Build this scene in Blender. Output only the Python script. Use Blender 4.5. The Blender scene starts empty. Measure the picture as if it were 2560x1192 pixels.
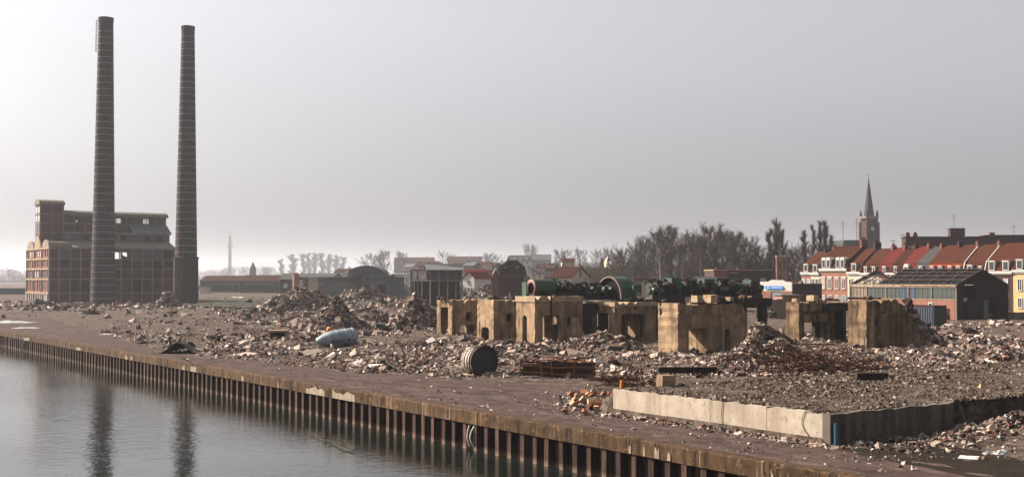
import bpy, bmesh, math, random
import numpy as np
from mathutils import Vector, Matrix, noise, geometry

R = math.radians
random.seed(7)
rng = np.random.default_rng(7)
S = bpy.context.scene
COL = S.collection

# ---------------------------------------------------------------- camera, sky, sun
EYE = 6.0; F = 3000.0; HOR = 695.0
PIT = math.atan((HOR - 596.0) / F)
cam_d = bpy.data.cameras.new("camera"); cam = bpy.data.objects.new("camera", cam_d); COL.objects.link(cam)
cam.location = (0, 0, EYE); cam.rotation_euler = (R(90) + PIT, 0, 0)
cam_d.lens = F / 2560 * 36; cam_d.sensor_width = 36
cam_d.clip_start = 0.5; cam_d.clip_end = 12000
S.camera = cam

SUN_EL, SUN_AZ = R(33), math.atan2(-0.94, 0.34)      # azimuth clockwise from +Y
sv = Vector((math.sin(SUN_AZ) * math.cos(SUN_EL), math.cos(SUN_AZ) * math.cos(SUN_EL), math.sin(SUN_EL)))
W = bpy.data.worlds.new("World"); S.world = W; W.use_nodes = True
nt = W.node_tree; nt.nodes.clear()
wo = nt.nodes.new("ShaderNodeOutputWorld"); bg = nt.nodes.new("ShaderNodeBackground")
sk = nt.nodes.new("ShaderNodeTexSky"); sk.sky_type = 'NISHITA'; sk.sun_disc = False
sk.sun_elevation = SUN_EL; sk.sun_rotation = SUN_AZ
sk.air_density = 1.0; sk.dust_density = 7.0; sk.ozone_density = 1.5
hs = nt.nodes.new("ShaderNodeHueSaturation"); hs.inputs['Saturation'].default_value = 0.22
mx = nt.nodes.new("ShaderNodeMix"); mx.data_type = 'RGBA'; mx.inputs[0].default_value = 0.15
mx.inputs[7].default_value = (6.0, 6.1, 6.6, 1)
nt.links.new(sk.outputs[0], hs.inputs['Color']); nt.links.new(hs.outputs[0], mx.inputs[6])
tn = nt.nodes.new('ShaderNodeMix'); tn.data_type = 'RGBA'; tn.blend_type = 'MULTIPLY'; tn.inputs[0].default_value = 1.0; tn.inputs[7].default_value = (1.0,.992,1.015,1)
nt.links.new(mx.outputs[2], tn.inputs[6]); nt.links.new(tn.outputs[2], bg.inputs[0]); bg.inputs[1].default_value = 0.0575
nt.links.new(bg.outputs[0], wo.inputs[0])

sl = bpy.data.lights.new("sun", 'SUN'); sl.energy = 4.9; sl.angle = R(0.6); sl.color = (1.0, 0.87, 0.72)
so = bpy.data.objects.new("sun", sl); COL.objects.link(so)
so.rotation_euler = (-sv).to_track_quat('-Z', 'Y').to_euler(); so.location = (-60, 20, 90)
S.view_settings.view_transform = 'Standard'; S.view_settings.look = 'None'
S.view_settings.exposure = 1.68; S.view_settings.gamma = 1.0; S.view_settings.use_curve_mapping = False
S.cycles.use_denoising = True
S.cycles.max_bounces = 6; S.cycles.volume_bounces = 1; S.cycles.use_fast_gi = False

HAZE_DENS = 0.00017

# ---------------------------------------------------------------- geometry of the site
cp, sp = math.cos(PIT), math.sin(PIT)
def ray(px, py):
    a, b = (px - 1280) / F, (596 - py) / F
    return Vector((a, cp - b * sp, sp + b * cp))
def G(px, py, z=0.0):
    d = ray(px, py); t = (z - EYE) / d.z
    return Vector((d.x * t, d.y * t, z))
def AT(px, py, y):
    d = ray(px, py); t = y / d.y
    return Vector((d.x * t, y, EYE + d.z * t))
def proj(x, y, z):
    dz = z - EYE
    de = y * cp + dz * sp; up = -y * sp + dz * cp
    return 1280 + F * x / de, 596 - F * up / de
ALPHA = R(34.3)
q = Vector((math.sin(ALPHA), -math.cos(ALPHA), 0)); p = Vector((math.cos(ALPHA), math.sin(ALPHA), 0))
Q0 = G(0, 826)
def uv(x, y):
    dx, dy = x - Q0.x, y - Q0.y
    return dx * q.x + dy * q.y, dx * p.x + dy * p.y
def UV(u, v, z=0.0):
    return Vector((Q0.x + u * q.x + v * p.x, Q0.y + u * q.y + v * p.y, z))
def tpx(P, d, px):
    k = (px - 1280) / F
    return (k * P.y - P.x) / (d.x - k * d.y)
ROT_BLOCK = ALPHA                      # local X inland, local Y away along the canal
ROT_ROW = ALPHA - R(90)                # local X along the canal towards us, local Y inland

# ---------------------------------------------------------------- mesh builder
class MB:
    def __init__(s): s.v = []; s.f = []
    def add(s, vs, fs):
        n = len(s.v); s.v += [tuple(a) for a in vs]; s.f += [tuple(i + n for i in f) for f in fs]; return s
    def box(s, x0, x1, y0, y1, z0, z1):
        return s.add([(x0,y0,z0),(x1,y0,z0),(x1,y1,z0),(x0,y1,z0),(x0,y0,z1),(x1,y0,z1),(x1,y1,z1),(x0,y1,z1)],
                     [(0,3,2,1),(4,5,6,7),(0,1,5,4),(1,2,6,5),(2,3,7,6),(3,0,4,7)])
    def obox(s, c, size, rot=(0,0,0), jit=0.0, rnd=random):
        m = Matrix.Rotation(rot[2],3,'Z') @ Matrix.Rotation(rot[1],3,'Y') @ Matrix.Rotation(rot[0],3,'X')
        vs = []
        for k in range(8):
            l = Vector(((-.5,.5)[k in (1,2,5,6)]*size[0], (-.5,.5)[k in (2,3,6,7)]*size[1], (-.5,.5)[k>3]*size[2]))
            l += Vector([rnd.uniform(-jit,jit)*a for a in size])
            vs.append(Vector(c) + m @ l)
        return s.add(vs, [(0,3,2,1),(4,5,6,7),(0,1,5,4),(1,2,6,5),(2,3,7,6),(3,0,4,7)])
    def tube(s, p0, p1, r0, r1=None, n=8, caps=True):
        r1 = r0 if r1 is None else r1
        p0, p1 = Vector(p0), Vector(p1); d = (p1 - p0)
        if d.length < 1e-6: return s
        d.normalize(); a = d.orthogonal().normalized(); b = d.cross(a)
        vs = []
        for P, r in ((p0, r0), (p1, r1)):
            for i in range(n):
                t = 2*math.pi*i/n; vs.append(P + (a*math.cos(t) + b*math.sin(t))*r)
        fs = [(i, (i+1)%n, n+(i+1)%n, n+i) for i in range(n)]
        if caps: fs += [tuple(range(n-1,-1,-1)), tuple(range(n,2*n))]
        return s.add(vs, fs)
    def path(s, pts, r, n=6):
        for a, b in zip(pts[:-1], pts[1:]): s.tube(a, b, r, r, n)
        return s
    def lathe(s, prof, o, axis, n=24, a0=0.0, a1=2*math.pi):   # prof = [(t along axis, radius)]
        o = Vector(o); ax = Vector(axis).normalized(); up = Vector((0,0,1)) if abs(ax.z) < .9 else Vector((1,0,0))
        a = ax.cross(up).normalized(); b = a.cross(ax)
        full = abs(a1-a0-2*math.pi) < 1e-4; m = n if full else n+1; vs = []
        for t, r in prof:
            for i in range(m):
                w = a0 + (a1-a0)*i/n; vs.append(o + ax*t + (a*math.cos(w) + b*math.sin(w))*r)
        fs = []
        for k in range(len(prof)-1):
            for i in range(n):
                j = (i+1) % m; fs.append((k*m+i, k*m+j, (k+1)*m+j, (k+1)*m+i))
        return s.add(vs, fs)
    def plate(s, outer, holes, o, U, V, N, t):
        o, U, V, N = Vector(o), Vector(U), Vector(V), Vector(N)
        loops = [outer] + list(holes); flat = [pt for l in loops for pt in l]
        tris = geometry.tessellate_polygon([[Vector((a,b,0)) for a,b in l] for l in loops])
        n = len(flat); vs = [o+U*a+V*b for a,b in flat] + [o+U*a+V*b+N*t for a,b in flat]
        fs = [tuple(x) for x in tris] + [tuple(i+n for i in reversed(x)) for x in tris]; k = 0
        for l in loops:
            m = len(l)
            for i in range(m):
                a, b = k+i, k+(i+1)%m; fs.append((a, b, b+n, a+n))
            k += m
        return s.add(vs, fs)
    def build(s, name, m, parent=None, smooth=False, fix=True, loc=None, rot=None):
        me = bpy.data.meshes.new(name); me.from_pydata(s.v, [], s.f)
        if fix:
            b = bmesh.new(); b.from_mesh(me); bmesh.ops.recalc_face_normals(b, faces=b.faces); b.to_mesh(me); b.free()
        if smooth: me.polygons.foreach_set('use_smooth', [True]*len(me.polygons))
        return link(name, me, m, parent, loc, rot)
def link(name, me, m=None, parent=None, loc=None, rot=None):
    if m is not None and not me.materials: me.materials.append(m)
    o = bpy.data.objects.new(name, me); COL.objects.link(o)
    if parent: o.parent = parent
    if loc is not None: o.location = loc
    if rot is not None: o.rotation_euler = rot
    return o
def tag(o, label=None, cat=None, group=None, kind=None):
    if label: o['label'] = label
    if cat: o['category'] = cat
    if group: o['group'] = group
    if kind: o['kind'] = kind
    return o
def thing(name, label, cat, loc=(0,0,0), rz=0.0, group=None):
    o = bpy.data.objects.new(name, None); COL.objects.link(o); o.location = loc; o.rotation_euler = (0,0,rz)
    o.empty_display_size = .3
    return tag(o, label, cat, group)
def dup(root, loc=None, rz=None, label=None, scale=None):
    def cpy(o, par):
        c = o.copy(); COL.objects.link(c); c.parent = par
        for ch in o.children: cpy(ch, c)
        return c
    r = cpy(root, None)
    if loc is not None: r.location = loc
    if rz is not None: r.rotation_euler = (0,0,rz)
    if label: r['label'] = label
    if scale is not None: r.scale = scale
    return r
def np_mesh(name, V, Fq, m, parent=None, smooth=False):
    me = bpy.data.meshes.new(name)
    me.vertices.add(len(V)); me.vertices.foreach_set('co', V.astype(np.float32).ravel())
    k = Fq.shape[1]
    me.loops.add(Fq.size); me.loops.foreach_set('vertex_index', Fq.astype(np.int32).ravel())
    me.polygons.add(len(Fq)); me.polygons.foreach_set('loop_start', np.arange(0, Fq.size, k, dtype=np.int32))
    me.update(calc_edges=True)
    me.polygons.foreach_set('use_smooth', np.full(len(Fq), smooth))
    return link(name, me, m, parent)
CUBE = np.array([(-1,-1,-1),(1,-1,-1),(1,1,-1),(-1,1,-1),(-1,-1,1),(1,-1,1),(1,1,1),(-1,1,1)], float)*.5
CF = np.array([(0,3,2,1),(4,5,6,7),(0,1,5,4),(1,2,6,5),(2,3,7,6),(3,0,4,7)])
def chunks(P, size, jit=.26, aspect=(.55,1.35), flat=.75, tilt=.7):
    n = len(P)
    c = CUBE[None] + rng.uniform(-jit, jit, (n,8,3))
    a = rng.uniform(aspect[0], aspect[1], (n,3)); a[:,2] *= flat
    c = c * (a*size[:,None])[:,None,:]
    rz = rng.uniform(0, 2*np.pi, n); rx = rng.uniform(-tilt, tilt, n); ry = rng.uniform(-tilt, tilt, n)
    def rm(i, j, t):
        m = np.zeros((n,3,3)); k = 3-i-j; m[:,k,k] = 1
        m[:,i,i] = np.cos(t); m[:,j,j] = np.cos(t); m[:,i,j] = -np.sin(t); m[:,j,i] = np.sin(t); return m
    M = rm(0,1,rz) @ rm(0,2,ry) @ rm(1,2,rx)
    c = np.einsum('nij,nkj->nki', M, c) + P[:,None,:]
    fs = (CF[None] + (np.arange(n)*8)[:,None,None]).reshape(-1,4)
    return c.reshape(-1,3), fs

# ---------------------------------------------------------------- materials
def base_mat(name, rough=.85, spec=.25, metal=0.0):
    m = bpy.data.materials.new(name); m.use_nodes = True; t = m.node_tree
    b = t.nodes['Principled BSDF']; b.inputs['Roughness'].default_value = rough
    b.inputs['Specular IOR Level'].default_value = spec; b.inputs['Metallic'].default_value = metal
    return m, t, b
def noise_node(t, vec, scale, detail=6, rough=.6, dist=0.0):
    n = t.nodes.new('ShaderNodeTexNoise'); n.inputs['Scale'].default_value = scale
    n.inputs['Detail'].default_value = detail; n.inputs['Roughness'].default_value = rough
    n.inputs['Distortion'].default_value = dist; t.links.new(vec, n.inputs['Vector']); return n.outputs['Fac']
def ramp(t, fac, stops, interp='LINEAR'):
    r = t.nodes.new('ShaderNodeValToRGB'); e = r.color_ramp.elements; r.color_ramp.interpolation = interp
    while len(e) < len(stops): e.new(.5)
    for el, (x, c) in zip(e, stops): el.position = x; el.color = (*c, 1) if len(c) == 3 else c
    t.links.new(fac, r.inputs[0]); return r.outputs[0]
ALB = .55
def mix(t, fac, a, b, mode='MIX'):
    if mode == 'MIX':
        a = a if hasattr(a, 'is_output') else tuple(k*ALB for k in a); b = b if hasattr(b, 'is_output') else tuple(k*ALB for k in b)
    m = t.nodes.new('ShaderNodeMix'); m.data_type = 'RGBA'; m.blend_type = mode
    for s, v in ((0, fac), (6, a), (7, b)):
        if hasattr(v, 'is_output'): t.links.new(v, m.inputs[s])
        else: m.inputs[s].default_value = v if s == 0 else (*v, 1)
    return m.outputs[2]
def coords(t, sc=(1,1,1), world=False):
    if world: o = t.nodes.new('ShaderNodeNewGeometry').outputs['Position']
    else:
        o = t.nodes.new('ShaderNodeTexCoord').outputs['Object']; oi_ = t.nodes.new('ShaderNodeObjectInfo')
        vm = t.nodes.new('ShaderNodeVectorMath'); vm.operation = 'MULTIPLY_ADD'; vm.inputs[1].default_value = (37,23,0)
        t.links.new(oi_.outputs['Random'], vm.inputs[0]); t.links.new(o, vm.inputs[2]); o = vm.outputs[0]
    mp = t.nodes.new('ShaderNodeMapping'); mp.inputs['Scale'].default_value = sc
    t.links.new(o, mp.inputs['Vector']); return mp.outputs[0]
def bump(t, b, h, strength, dist):
    n = t.nodes.new('ShaderNodeBump'); n.inputs['Strength'].default_value = strength; n.inputs['Distance'].default_value = dist
    t.links.new(h, n.inputs['Height']); t.links.new(n.outputs[0], b.inputs['Normal'])
G0 = (0,0,0); G1 = (1,1,1)
def mat(name, c1, c2=None, scale=1.5, rough=.85, spec=.25, metal=0.0, streak=None, samt=.6, sscale=2.5, spots=None, bmp=.4, bd=.03, world=False, isl=0.0, streak2=None, oi=0.0):
    m, t, b = base_mat(name, rough, spec, metal); v = coords(t, world=world)
    c2 = c2 or tuple(x*.6 for x in c1)
    f = ramp(t, noise_node(t, v, scale, 8, .65, .3), [(.33, G0), (.67, G1)])
    col = mix(t, f, c1, c2)
    if streak:
        sv_ = coords(t, (1,1,.09), world=world)
        sf = ramp(t, noise_node(t, sv_, sscale, 5, .6), [(.47, G0), (.64, (samt,)*3)])
        col = mix(t, sf, col, streak)
    if streak2:
        sv2 = coords(t, (1,1,.05), world=world)
        s2 = ramp(t, noise_node(t, sv2, sscale*1.9, 4, .65), [(.60, G0), (.68, (.8,)*3)])
        col = mix(t, s2, col, streak2)
    if oi:
        o_i = t.nodes.new('ShaderNodeObjectInfo'); fo = ramp(t, o_i.outputs['Random'], [(0, (1-oi,)*3), (1, (1+oi,)*3)]); col = mix(t, 1.0, col, fo, 'MULTIPLY')
    if spots:
        pf = ramp(t, noise_node(t, v, scale*3.1, 4, .7, .6), [(.56, G0), (.66, (.85,)*3)])
        col = mix(t, pf, col, spots)
    if isl:
        g = t.nodes.new('ShaderNodeNewGeometry')
        fi = ramp(t, g.outputs['Random Per Island'], [(0, (1-isl,)*3), (1, (1+isl*.6,)*3)])
        col = mix(t, 1.0, col, fi, 'MULTIPLY')
    t.links.new(col, b.inputs['Base Color'])
    if bmp: bump(t, b, noise_node(t, v, scale*8, 6, .7), bmp, bd)
    return m
def flat(name, c, rough=.6, spec=.4, metal=0.0):
    m, t, b = base_mat(name, rough, spec, metal)
    v = coords(t); f = noise_node(t, v, 2.0, 4)
    t.links.new(mix(t, f, tuple(x*.8 for x in c), tuple(min(1, x*1.15) for x in c)), b.inputs['Base Color'])
    return m
def wall_brick(name, c1, c2, mortar, sx=4.2, sz=12.0, stain=(.03,.028,.028), amt=.5):
    m, t, b = base_mat(name, .9, .2)
    tc = t.nodes.new('ShaderNodeTexCoord'); sx_ = t.nodes.new('ShaderNodeSeparateXYZ'); t.links.new(tc.outputs['Object'], sx_.inputs[0])
    ad = t.nodes.new('ShaderNodeMath'); t.links.new(sx_.outputs[0], ad.inputs[0]); t.links.new(sx_.outputs[1], ad.inputs[1])
    cb = t.nodes.new('ShaderNodeCombineXYZ'); t.links.new(ad.outputs[0], cb.inputs[0]); t.links.new(sx_.outputs[2], cb.inputs[1])
    c1, c2, mortar = [tuple(k*.62 for k in c_) for c_ in (c1, c2, mortar)]
    br = t.nodes.new('ShaderNodeTexBrick'); br.inputs['Scale'].default_value = sx
    br.inputs['Brick Width'].default_value = 1.0; br.inputs['Row Height'].default_value = .32; br.inputs['Mortar Size'].default_value = .035
    br.inputs['Color1'].default_value = (*c1,1); br.inputs['Color2'].default_value = (*c2,1); br.inputs['Mortar'].default_value = (*mortar,1)
    t.links.new(cb.outputs[0], br.inputs['Vector'])
    v = coords(t)
    f = ramp(t, noise_node(t, v, .55, 8, .65, .5), [(.42, G0), (.7, (amt,)*3)])
    col = mix(t, f, br.outputs['Color'], stain)
    f2 = ramp(t, noise_node(t, v, 3.0, 4, .6), [(.2, (.7,)*3), (.8, (1.2,)*3)])
    t.links.new(mix(t, 1.0, col, f2, 'MULTIPLY'), b.inputs['Base Color'])
    return m
def island_mat(name, stops, rough=.97, spec=.05, sub=.35):
    m, t, b = base_mat(name, rough, spec)
    g = t.nodes.new('ShaderNodeNewGeometry')
    c = ramp(t, g.outputs['Random Per Island'], [(x_, tuple(k*.80 for k in c_)) for x_, c_ in stops], 'CONSTANT')
    v = coords(t, world=True)
    f = ramp(t, noise_node(t, v, 9, 5, .7), [(.3, (1-sub,)*3), (.7, (1+sub*.6,)*3)])
    t.links.new(mix(t, 1.0, c, f, 'MULTIPLY'), b.inputs['Base Color']); return m

RUB = [(0,(.110,.080,.066)),(.15,(.19,.142,.118)),(.32,(.045,.035,.031)),(.45,(.30,.23,.19)),(.58,(.125,.062,.046)),
       (.635,(.155,.128,.112)),(.75,(.40,.32,.27)),(.865,(.17,.072,.048)),(.895,(.024,.021,.020)),(.95,(.62,.54,.48))]
M = {}
M['rubble'] = island_mat('rubble mixed', RUB)
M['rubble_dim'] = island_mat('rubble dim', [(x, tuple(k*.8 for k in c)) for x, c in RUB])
M['gravel'] = island_mat('gravel', [(0,(.075,.056,.042)),(.25,(.115,.088,.066)),(.45,(.045,.035,.028)),(.66,(.15,.118,.092)),(.80,(.09,.05,.036)),(.88,(.22,.18,.15)),(.97,(.40,.36,.32))])
M['conc'] = mat('weathered concrete', (.56,.39,.245), (.19,.132,.088), .75, .96, .04, streak=(.075,.05,.033), samt=.7, sscale=1.5, oi=.10, spots=(.22,.15,.095), bmp=.5, bd=.05)
M['conc_mid'] = mat('mid dark stained concrete', (.40,.275,.165), (.095,.066,.044), .8, .96, .04, streak=(.04,.028,.02), samt=.85, sscale=1.4, spots=(.16,.11,.07), bmp=.5, bd=.05)  # darker version of the concrete tone, with streaks and spots
M['conc_cap'] = mat('pale concrete', (.58,.43,.285), (.33,.24,.155), 1.4, .95, .05, streak=(.16,.12,.09), samt=.5, bmp=.4)
M['conc_dark'] = mat('dark streaked concrete', (.06,.046,.036), (.032,.026,.021), .8, .95, .1, streak=(.025,.02,.018), samt=.8)  # much darker concrete tone, with streaks
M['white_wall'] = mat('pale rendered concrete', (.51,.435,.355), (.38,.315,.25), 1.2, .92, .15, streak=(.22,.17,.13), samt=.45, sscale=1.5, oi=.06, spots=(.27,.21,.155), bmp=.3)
M['return_wall'] = mat('dark grey concrete', (.20,.168,.142), (.125,.104,.088), 1.0, .94, .12, streak=(.045,.036,.03), samt=.7, spots=(.06,.05,.04))  # darker grey than the pale wall panels, with streaks and spots
M['coping'] = mat('mossy coping concrete', (.135,.080,.043), (.055,.036,.023), 1.3, .95, .05, streak=(.030,.020,.014), samt=.9, sscale=3.0, streak2=(.34,.27,.20), oi=.15, spots=(.19,.125,.085))
M['pile'] = mat('rusted sheet piling', (.062,.032,.026), (.03,.017,.015), 1.2, .9, .12, streak=(.15,.09,.065), samt=.55, sscale=5, oi=.4)
t = M['pile'].node_tree; b = t.nodes['Principled BSDF']; old = b.inputs['Base Color'].links[0].from_socket
xyz = t.nodes.new('ShaderNodeSeparateXYZ'); t.links.new(t.nodes.new('ShaderNodeTexCoord').outputs['Object'], xyz.inputs[0])
mr = t.nodes.new('ShaderNodeMapRange'); mr.inputs[1].default_value = -1.75; mr.inputs[2].default_value = -1.45; mr.inputs[3].default_value = .75; mr.inputs[4].default_value = 0.0; t.links.new(xyz.outputs[2], mr.inputs[0])
t.links.new(mix(t, mr.outputs[0], old, (.30,.21,.15)), b.inputs['Base Color'])
M['earth'] = None
M['rust'] = mat('rust', (.10,.036,.019), (.045,.02,.014), 4, .93, .1, spots=(.16,.065,.03))
M['rust_dark'] = mat('dark rust', (.05,.024,.017), (.022,.014,.012), 4, .85, .25, spots=(.14,.055,.03))
M['black_metal'] = mat('black metal', (.016,.017,.018), (.03,.026,.024), 3, .6, .4)
M['tank_blue'] = mat('pale blue paint', (.36,.45,.52), (.24,.31,.37), 1.6, .55, .4, streak=(.14,.12,.11), samt=.5, spots=(.30,.25,.26))
M['orange'] = mat('orange paint', (.75,.24,.035), (.55,.16,.03), 3, .6, .4)
M['green'] = mat('machine green', (.016,.10,.05), (.007,.03,.018), 1.2, .55, .4, spots=(.06,.055,.035), bmp=.2)
M['green_pale'] = mat('faded green', (.13,.20,.10), (.10,.085,.045), 9.0, .65, .35, spots=(.05,.035,.022))
M['green_dark'] = mat('oily dark green', (.007,.014,.010), (.008,.008,.007), 2.5, .6, .35, spots=(.07,.05,.03))
M['red_paint'] = mat('red paint', (.30,.045,.03), (.10,.03,.02), 3, .6, .4)
M['rim'] = mat('primer rim', (.26,.16,.12), (.14,.08,.06), 4, .7, .3)
M['wood'] = mat('weathered brown timber', (.32,.15,.07), (.13,.06,.03), 4, .9, .08, spots=(.46,.25,.13))
M['cream_stone'] = mat('cream lump', (.62,.44,.26), (.45,.30,.16), 3, .9, .2)
M['brick_fac'] = wall_brick('old factory brick', (.15,.055,.045), (.10,.042,.035), (.12,.09,.075), amt=.55)
M['brick_chim'] = mat('sooty chimney brick', (.095,.062,.056), (.048,.040,.042), .5, .95, .08, streak=(.02,.02,.022), samt=.6, sscale=1.2, spots=(.085,.052,.045))
M['band'] = flat('pale steel band', (.30,.33,.35), .55, .4)
M['fac_conc'] = mat('factory concrete frame', (.36,.28,.22), (.22,.17,.14), 1, .9, .15, streak=(.12,.09,.075), samt=.5)
M['fac_roof'] = mat('lichen roof', (.24,.21,.155), (.16,.14,.11), .9, .9, .15)
M['church_brick'] = mat('old church brick', (.085,.052,.050), (.055,.04,.042), 1, .95, .05)
M['slate'] = mat('slate grey sheeting', (.125,.13,.14), (.08,.084,.092), 1.2, .8, .3)
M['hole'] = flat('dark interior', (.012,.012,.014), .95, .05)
M['brick_red'] = wall_brick('red house brick', (.24,.065,.04), (.18,.048,.032), (.22,.15,.11), amt=.18)
M['brick_dark'] = wall_brick('dark house brick', (.075,.024,.021), (.052,.02,.018), (.07,.05,.045), amt=.25)
M['brick_pale'] = wall_brick('pale pink brick', (.33,.13,.085), (.27,.10,.068), (.30,.21,.16), amt=.2)
M['tile_a'] = mat('rust red tiles', (.085,.027,.015), (.055,.019,.012), 1.1, .95, .04, spots=(.10,.05,.035))
M['tile_b'] = mat('bright red tiles', (.135,.026,.021), (.10,.021,.018), 1.0, .95, .04)
M['tile_c'] = mat('brown tiles', (.055,.016,.010), (.036,.013,.009), 1.1, .95, .04, spots=(.19,.075,.04))
M['tile_d'] = mat('slate tiles', (.055,.05,.052), (.035,.034,.036), 1.1, .85, .2)
M['tile_e'] = mat('orange tiles', (.22,.04,.014), (.16,.028,.012), 1.5, .95, .05)
M['white'] = mat('white paint', (.76,.73,.69), (.58,.55,.51), 2, .7, .3, bmp=.1)
M['cream'] = mat('cream render', (.66,.56,.44), (.55,.46,.36), 1.2, .85, .2, bmp=.1)
M['yellow'] = mat('yellow render', (.66,.47,.22), (.58,.40,.18), 1.2, .85, .2, bmp=.1)
M['grey_wall'] = mat('grey render', (.22,.22,.225), (.15,.15,.155), .8, .9, .15, streak=(.12,.12,.12))
M['pane'] = flat('window glass', (.03,.035,.045), .15, .6)
M['curtain'] = flat('pale window blind', (.62,.64,.66), .7, .3)
M['shutter'] = flat('grey shutter', (.26,.28,.27), .6, .3)
M['sign'] = flat('blue sign', (.03,.28,.75), .4, .4)
M['bark'] = mat('bark', (.055,.043,.037), (.03,.025,.022), 4, .95, .1, bmp=0)
M['birch'] = mat('pale bark', (.34,.30,.27), (.15,.12,.11), 5, .9, .1, bmp=0)
M['twig'] = mat('bare twigs', (.12,.088,.074), (.078,.060,.052), .6, .95, .05, bmp=0, isl=.35)
M['twig_red'] = mat('reddish twigs', (.17,.105,.085), (.105,.072,.062), .6, .95, .05, bmp=0, isl=.35)
M['twig_green'] = mat('budding twigs', (.12,.11,.05), (.075,.07,.04), .6, .95, .05, bmp=0, isl=.35)
M['conifer'] = mat('conifer needles', (.016,.028,.02), (.012,.022,.015), .6, .95, .05, bmp=0, isl=.3)
M['glass_green'] = mat('dirty green glazing', (.05,.085,.075), (.03,.05,.048), 1.2, .35, .5, spots=(.10,.12,.10))
M['glass_blue'] = flat('blue panel', (.018,.055,.13), .4, .4)
M['pipe_blue'] = flat('blue plastic', (.05,.14,.24), .3, .5)
M['plastic'] = flat('white plastic', (.50,.51,.50), .4, .5)
M['cable'] = flat('cable', (.05,.03,.025), .7, .3)
M['moss'] = mat('moss', (.05,.06,.018), (.03,.025,.012), 5, .95, .1)
M['tower_grey'] = flat('antenna tower concrete', (.22,.23,.25), .8, .2)
M['container'] = mat('navy container steel', (.035,.05,.11), (.025,.03,.055), 1.4, .6, .3, spots=(.07,.04,.03))
M['steel'] = mat('dark steel truss', (.09,.055,.045), (.05,.035,.03), 2, .8, .3)

# ---------------------------------------------------------------- noise helper (numpy)
_g = rng.uniform(-1, 1, (256, 256))
def vnoise(x, y):
    xi, yi = np.floor(x).astype(int), np.floor(y).astype(int); fx, fy = x-xi, y-yi
    fx, fy = fx*fx*(3-2*fx), fy*fy*(3-2*fy)
    a = _g[xi%256, yi%256]; b = _g[(xi+1)%256, yi%256]; c = _g[xi%256, (yi+1)%256]; d = _g[(xi+1)%256, (yi+1)%256]
    return a*(1-fx)*(1-fy) + b*fx*(1-fy) + c*(1-fx)*fy + d*fx*fy
def fbm(x, y, o=4):
    s = 0; a = 1.0
    for k in range(o): s = s + a*vnoise(x*2**k+17*k, y*2**k+31*k); a *= .5
    return s
def sstep(a, b, x): t = np.clip((x-a)/(b-a), 0, 1); return t*t*(3-2*t)
def inpoly(poly, x, y):
    c = np.zeros(np.shape(x), bool); j = len(poly)-1
    for i in range(len(poly)):
        xi, yi = poly[i]; xj, yj = poly[j]
        c ^= ((yi > y) != (yj > y)) & (x < (xj-xi)*(y-yi)/((yj-yi) or 1e-9)+xi); j = i
    return c

# the raised slab behind the pale wall
W1 = Vector((11.4, 43.2, 0)); uW1, vW = uv(W1.x, W1.y); uW0 = uW1 - 12.3; PLAT = 1.05
PAVE_IN = [(-260,776),(0,792),(120,796),(230,826),(330,850),(400,880),(500,893),(640,905),(850,928),(1000,936),(1130,944),(1250,958),(1400,962),(1500,968),(1515,990)]
pave_pts = [UV(-90, .35)] + [G(a, b) for a, b in PAVE_IN]
pave_w = [UV(uW0, vW-.02), UV(uW1, vW-.02), G(2180,1135), G(2330,1165), G(2480,1200), UV(uW1+50,3.5), UV(uW1+50, .35)]
pave_poly = [(v.x, v.y) for v in pave_pts + pave_w]

def height(x, y):
    u, v = uv(x, y)
    d = np.sqrt(x*x+y*y)
    n = fbm(x*.11, y*.11)*.22 + fbm(x*.45+9, y*.45)*.10
    n = n * sstep(3, 9, v)
    onp = inpoly(pave_poly, x, y)
    far = sstep(260, 340, d)
    n = n*(1-far) + far*(fbm(x*.01, y*.01)*.8)
    plat = sstep(uW0-4.5, uW0-.2, u) * (u < uW1-.2) * (v > vW+.2)
    n = n*(1-plat) + plat*(PLAT + fbm(x*.5, y*.5)*.05)
    near = (u > uW1-.2)
    n = np.where(near, fbm(x*.4, y*.4)*.06 + sstep(2.5, 9, v-vW)*sstep(0, 1.0, u-uW1)*.35, n)
    n = np.where(onp, -.04, n)
    return np.where(v < .3, -.04, n)

def axis(segs):
    out = []
    for a, b, s in segs:
        k = max(1, int(round((b-a)/s))); out += list(np.linspace(a, b, k, endpoint=False))
    return out + [segs[-1][1]]
us = axis([(-5200,-1200,400),(-1200,-400,60),(-400,-160,12),(-160,-40,2.0),(-40,uW0-5,1.0),(uW0-5,uW1-.3,.5),(uW1-.3,uW1-.1,.2),(uW1-.1,uW1+12,.5),(uW1+12,uW1+60,6),(uW1+60,uW1+300,40)])
vs_ = axis([(.3,vW-.1,.6),(vW-.1,vW+.3,.4),(vW+.3,40,.6),(40,110,1.2),(110,260,3),(260,700,20),(700,4200,250)])
U_, V_ = np.meshgrid(us, vs_, indexing='ij')
X_ = Q0.x + U_*q.x + V_*p.x; Y_ = Q0.y + U_*q.y + V_*p.y
Z_ = height(X_, Y_)
nu, nv = U_.shape; idx = np.arange(nu*nv).reshape(nu, nv)
FQ = np.stack([idx[:-1,:-1], idx[1:,:-1], idx[1:,1:], idx[:-1,1:]], -1).reshape(-1,4)
m, t, b = base_mat('dug earth', .98, .04)
v = coords(t, world=True)
f1 = ramp(t, noise_node(t, v, .09, 8, .62, .5), [(.35, G0), (.65, G1)])
f2 = ramp(t, noise_node(t, v, 1.3, 8, .7, .3), [(.40, G0), (.62, G1)])
f3 = ramp(t, noise_node(t, v, 5.5, 6, .75), [(.52, G0), (.64, G1)])
c = mix(t, f1, (.095,.068,.057), (.050,.039,.031))
c = mix(t, f2, c, (.215,.165,.138)); c = mix(t, f3, c, (.028,.022,.018))
t.links.new(c, b.inputs['Base Color'])
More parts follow.
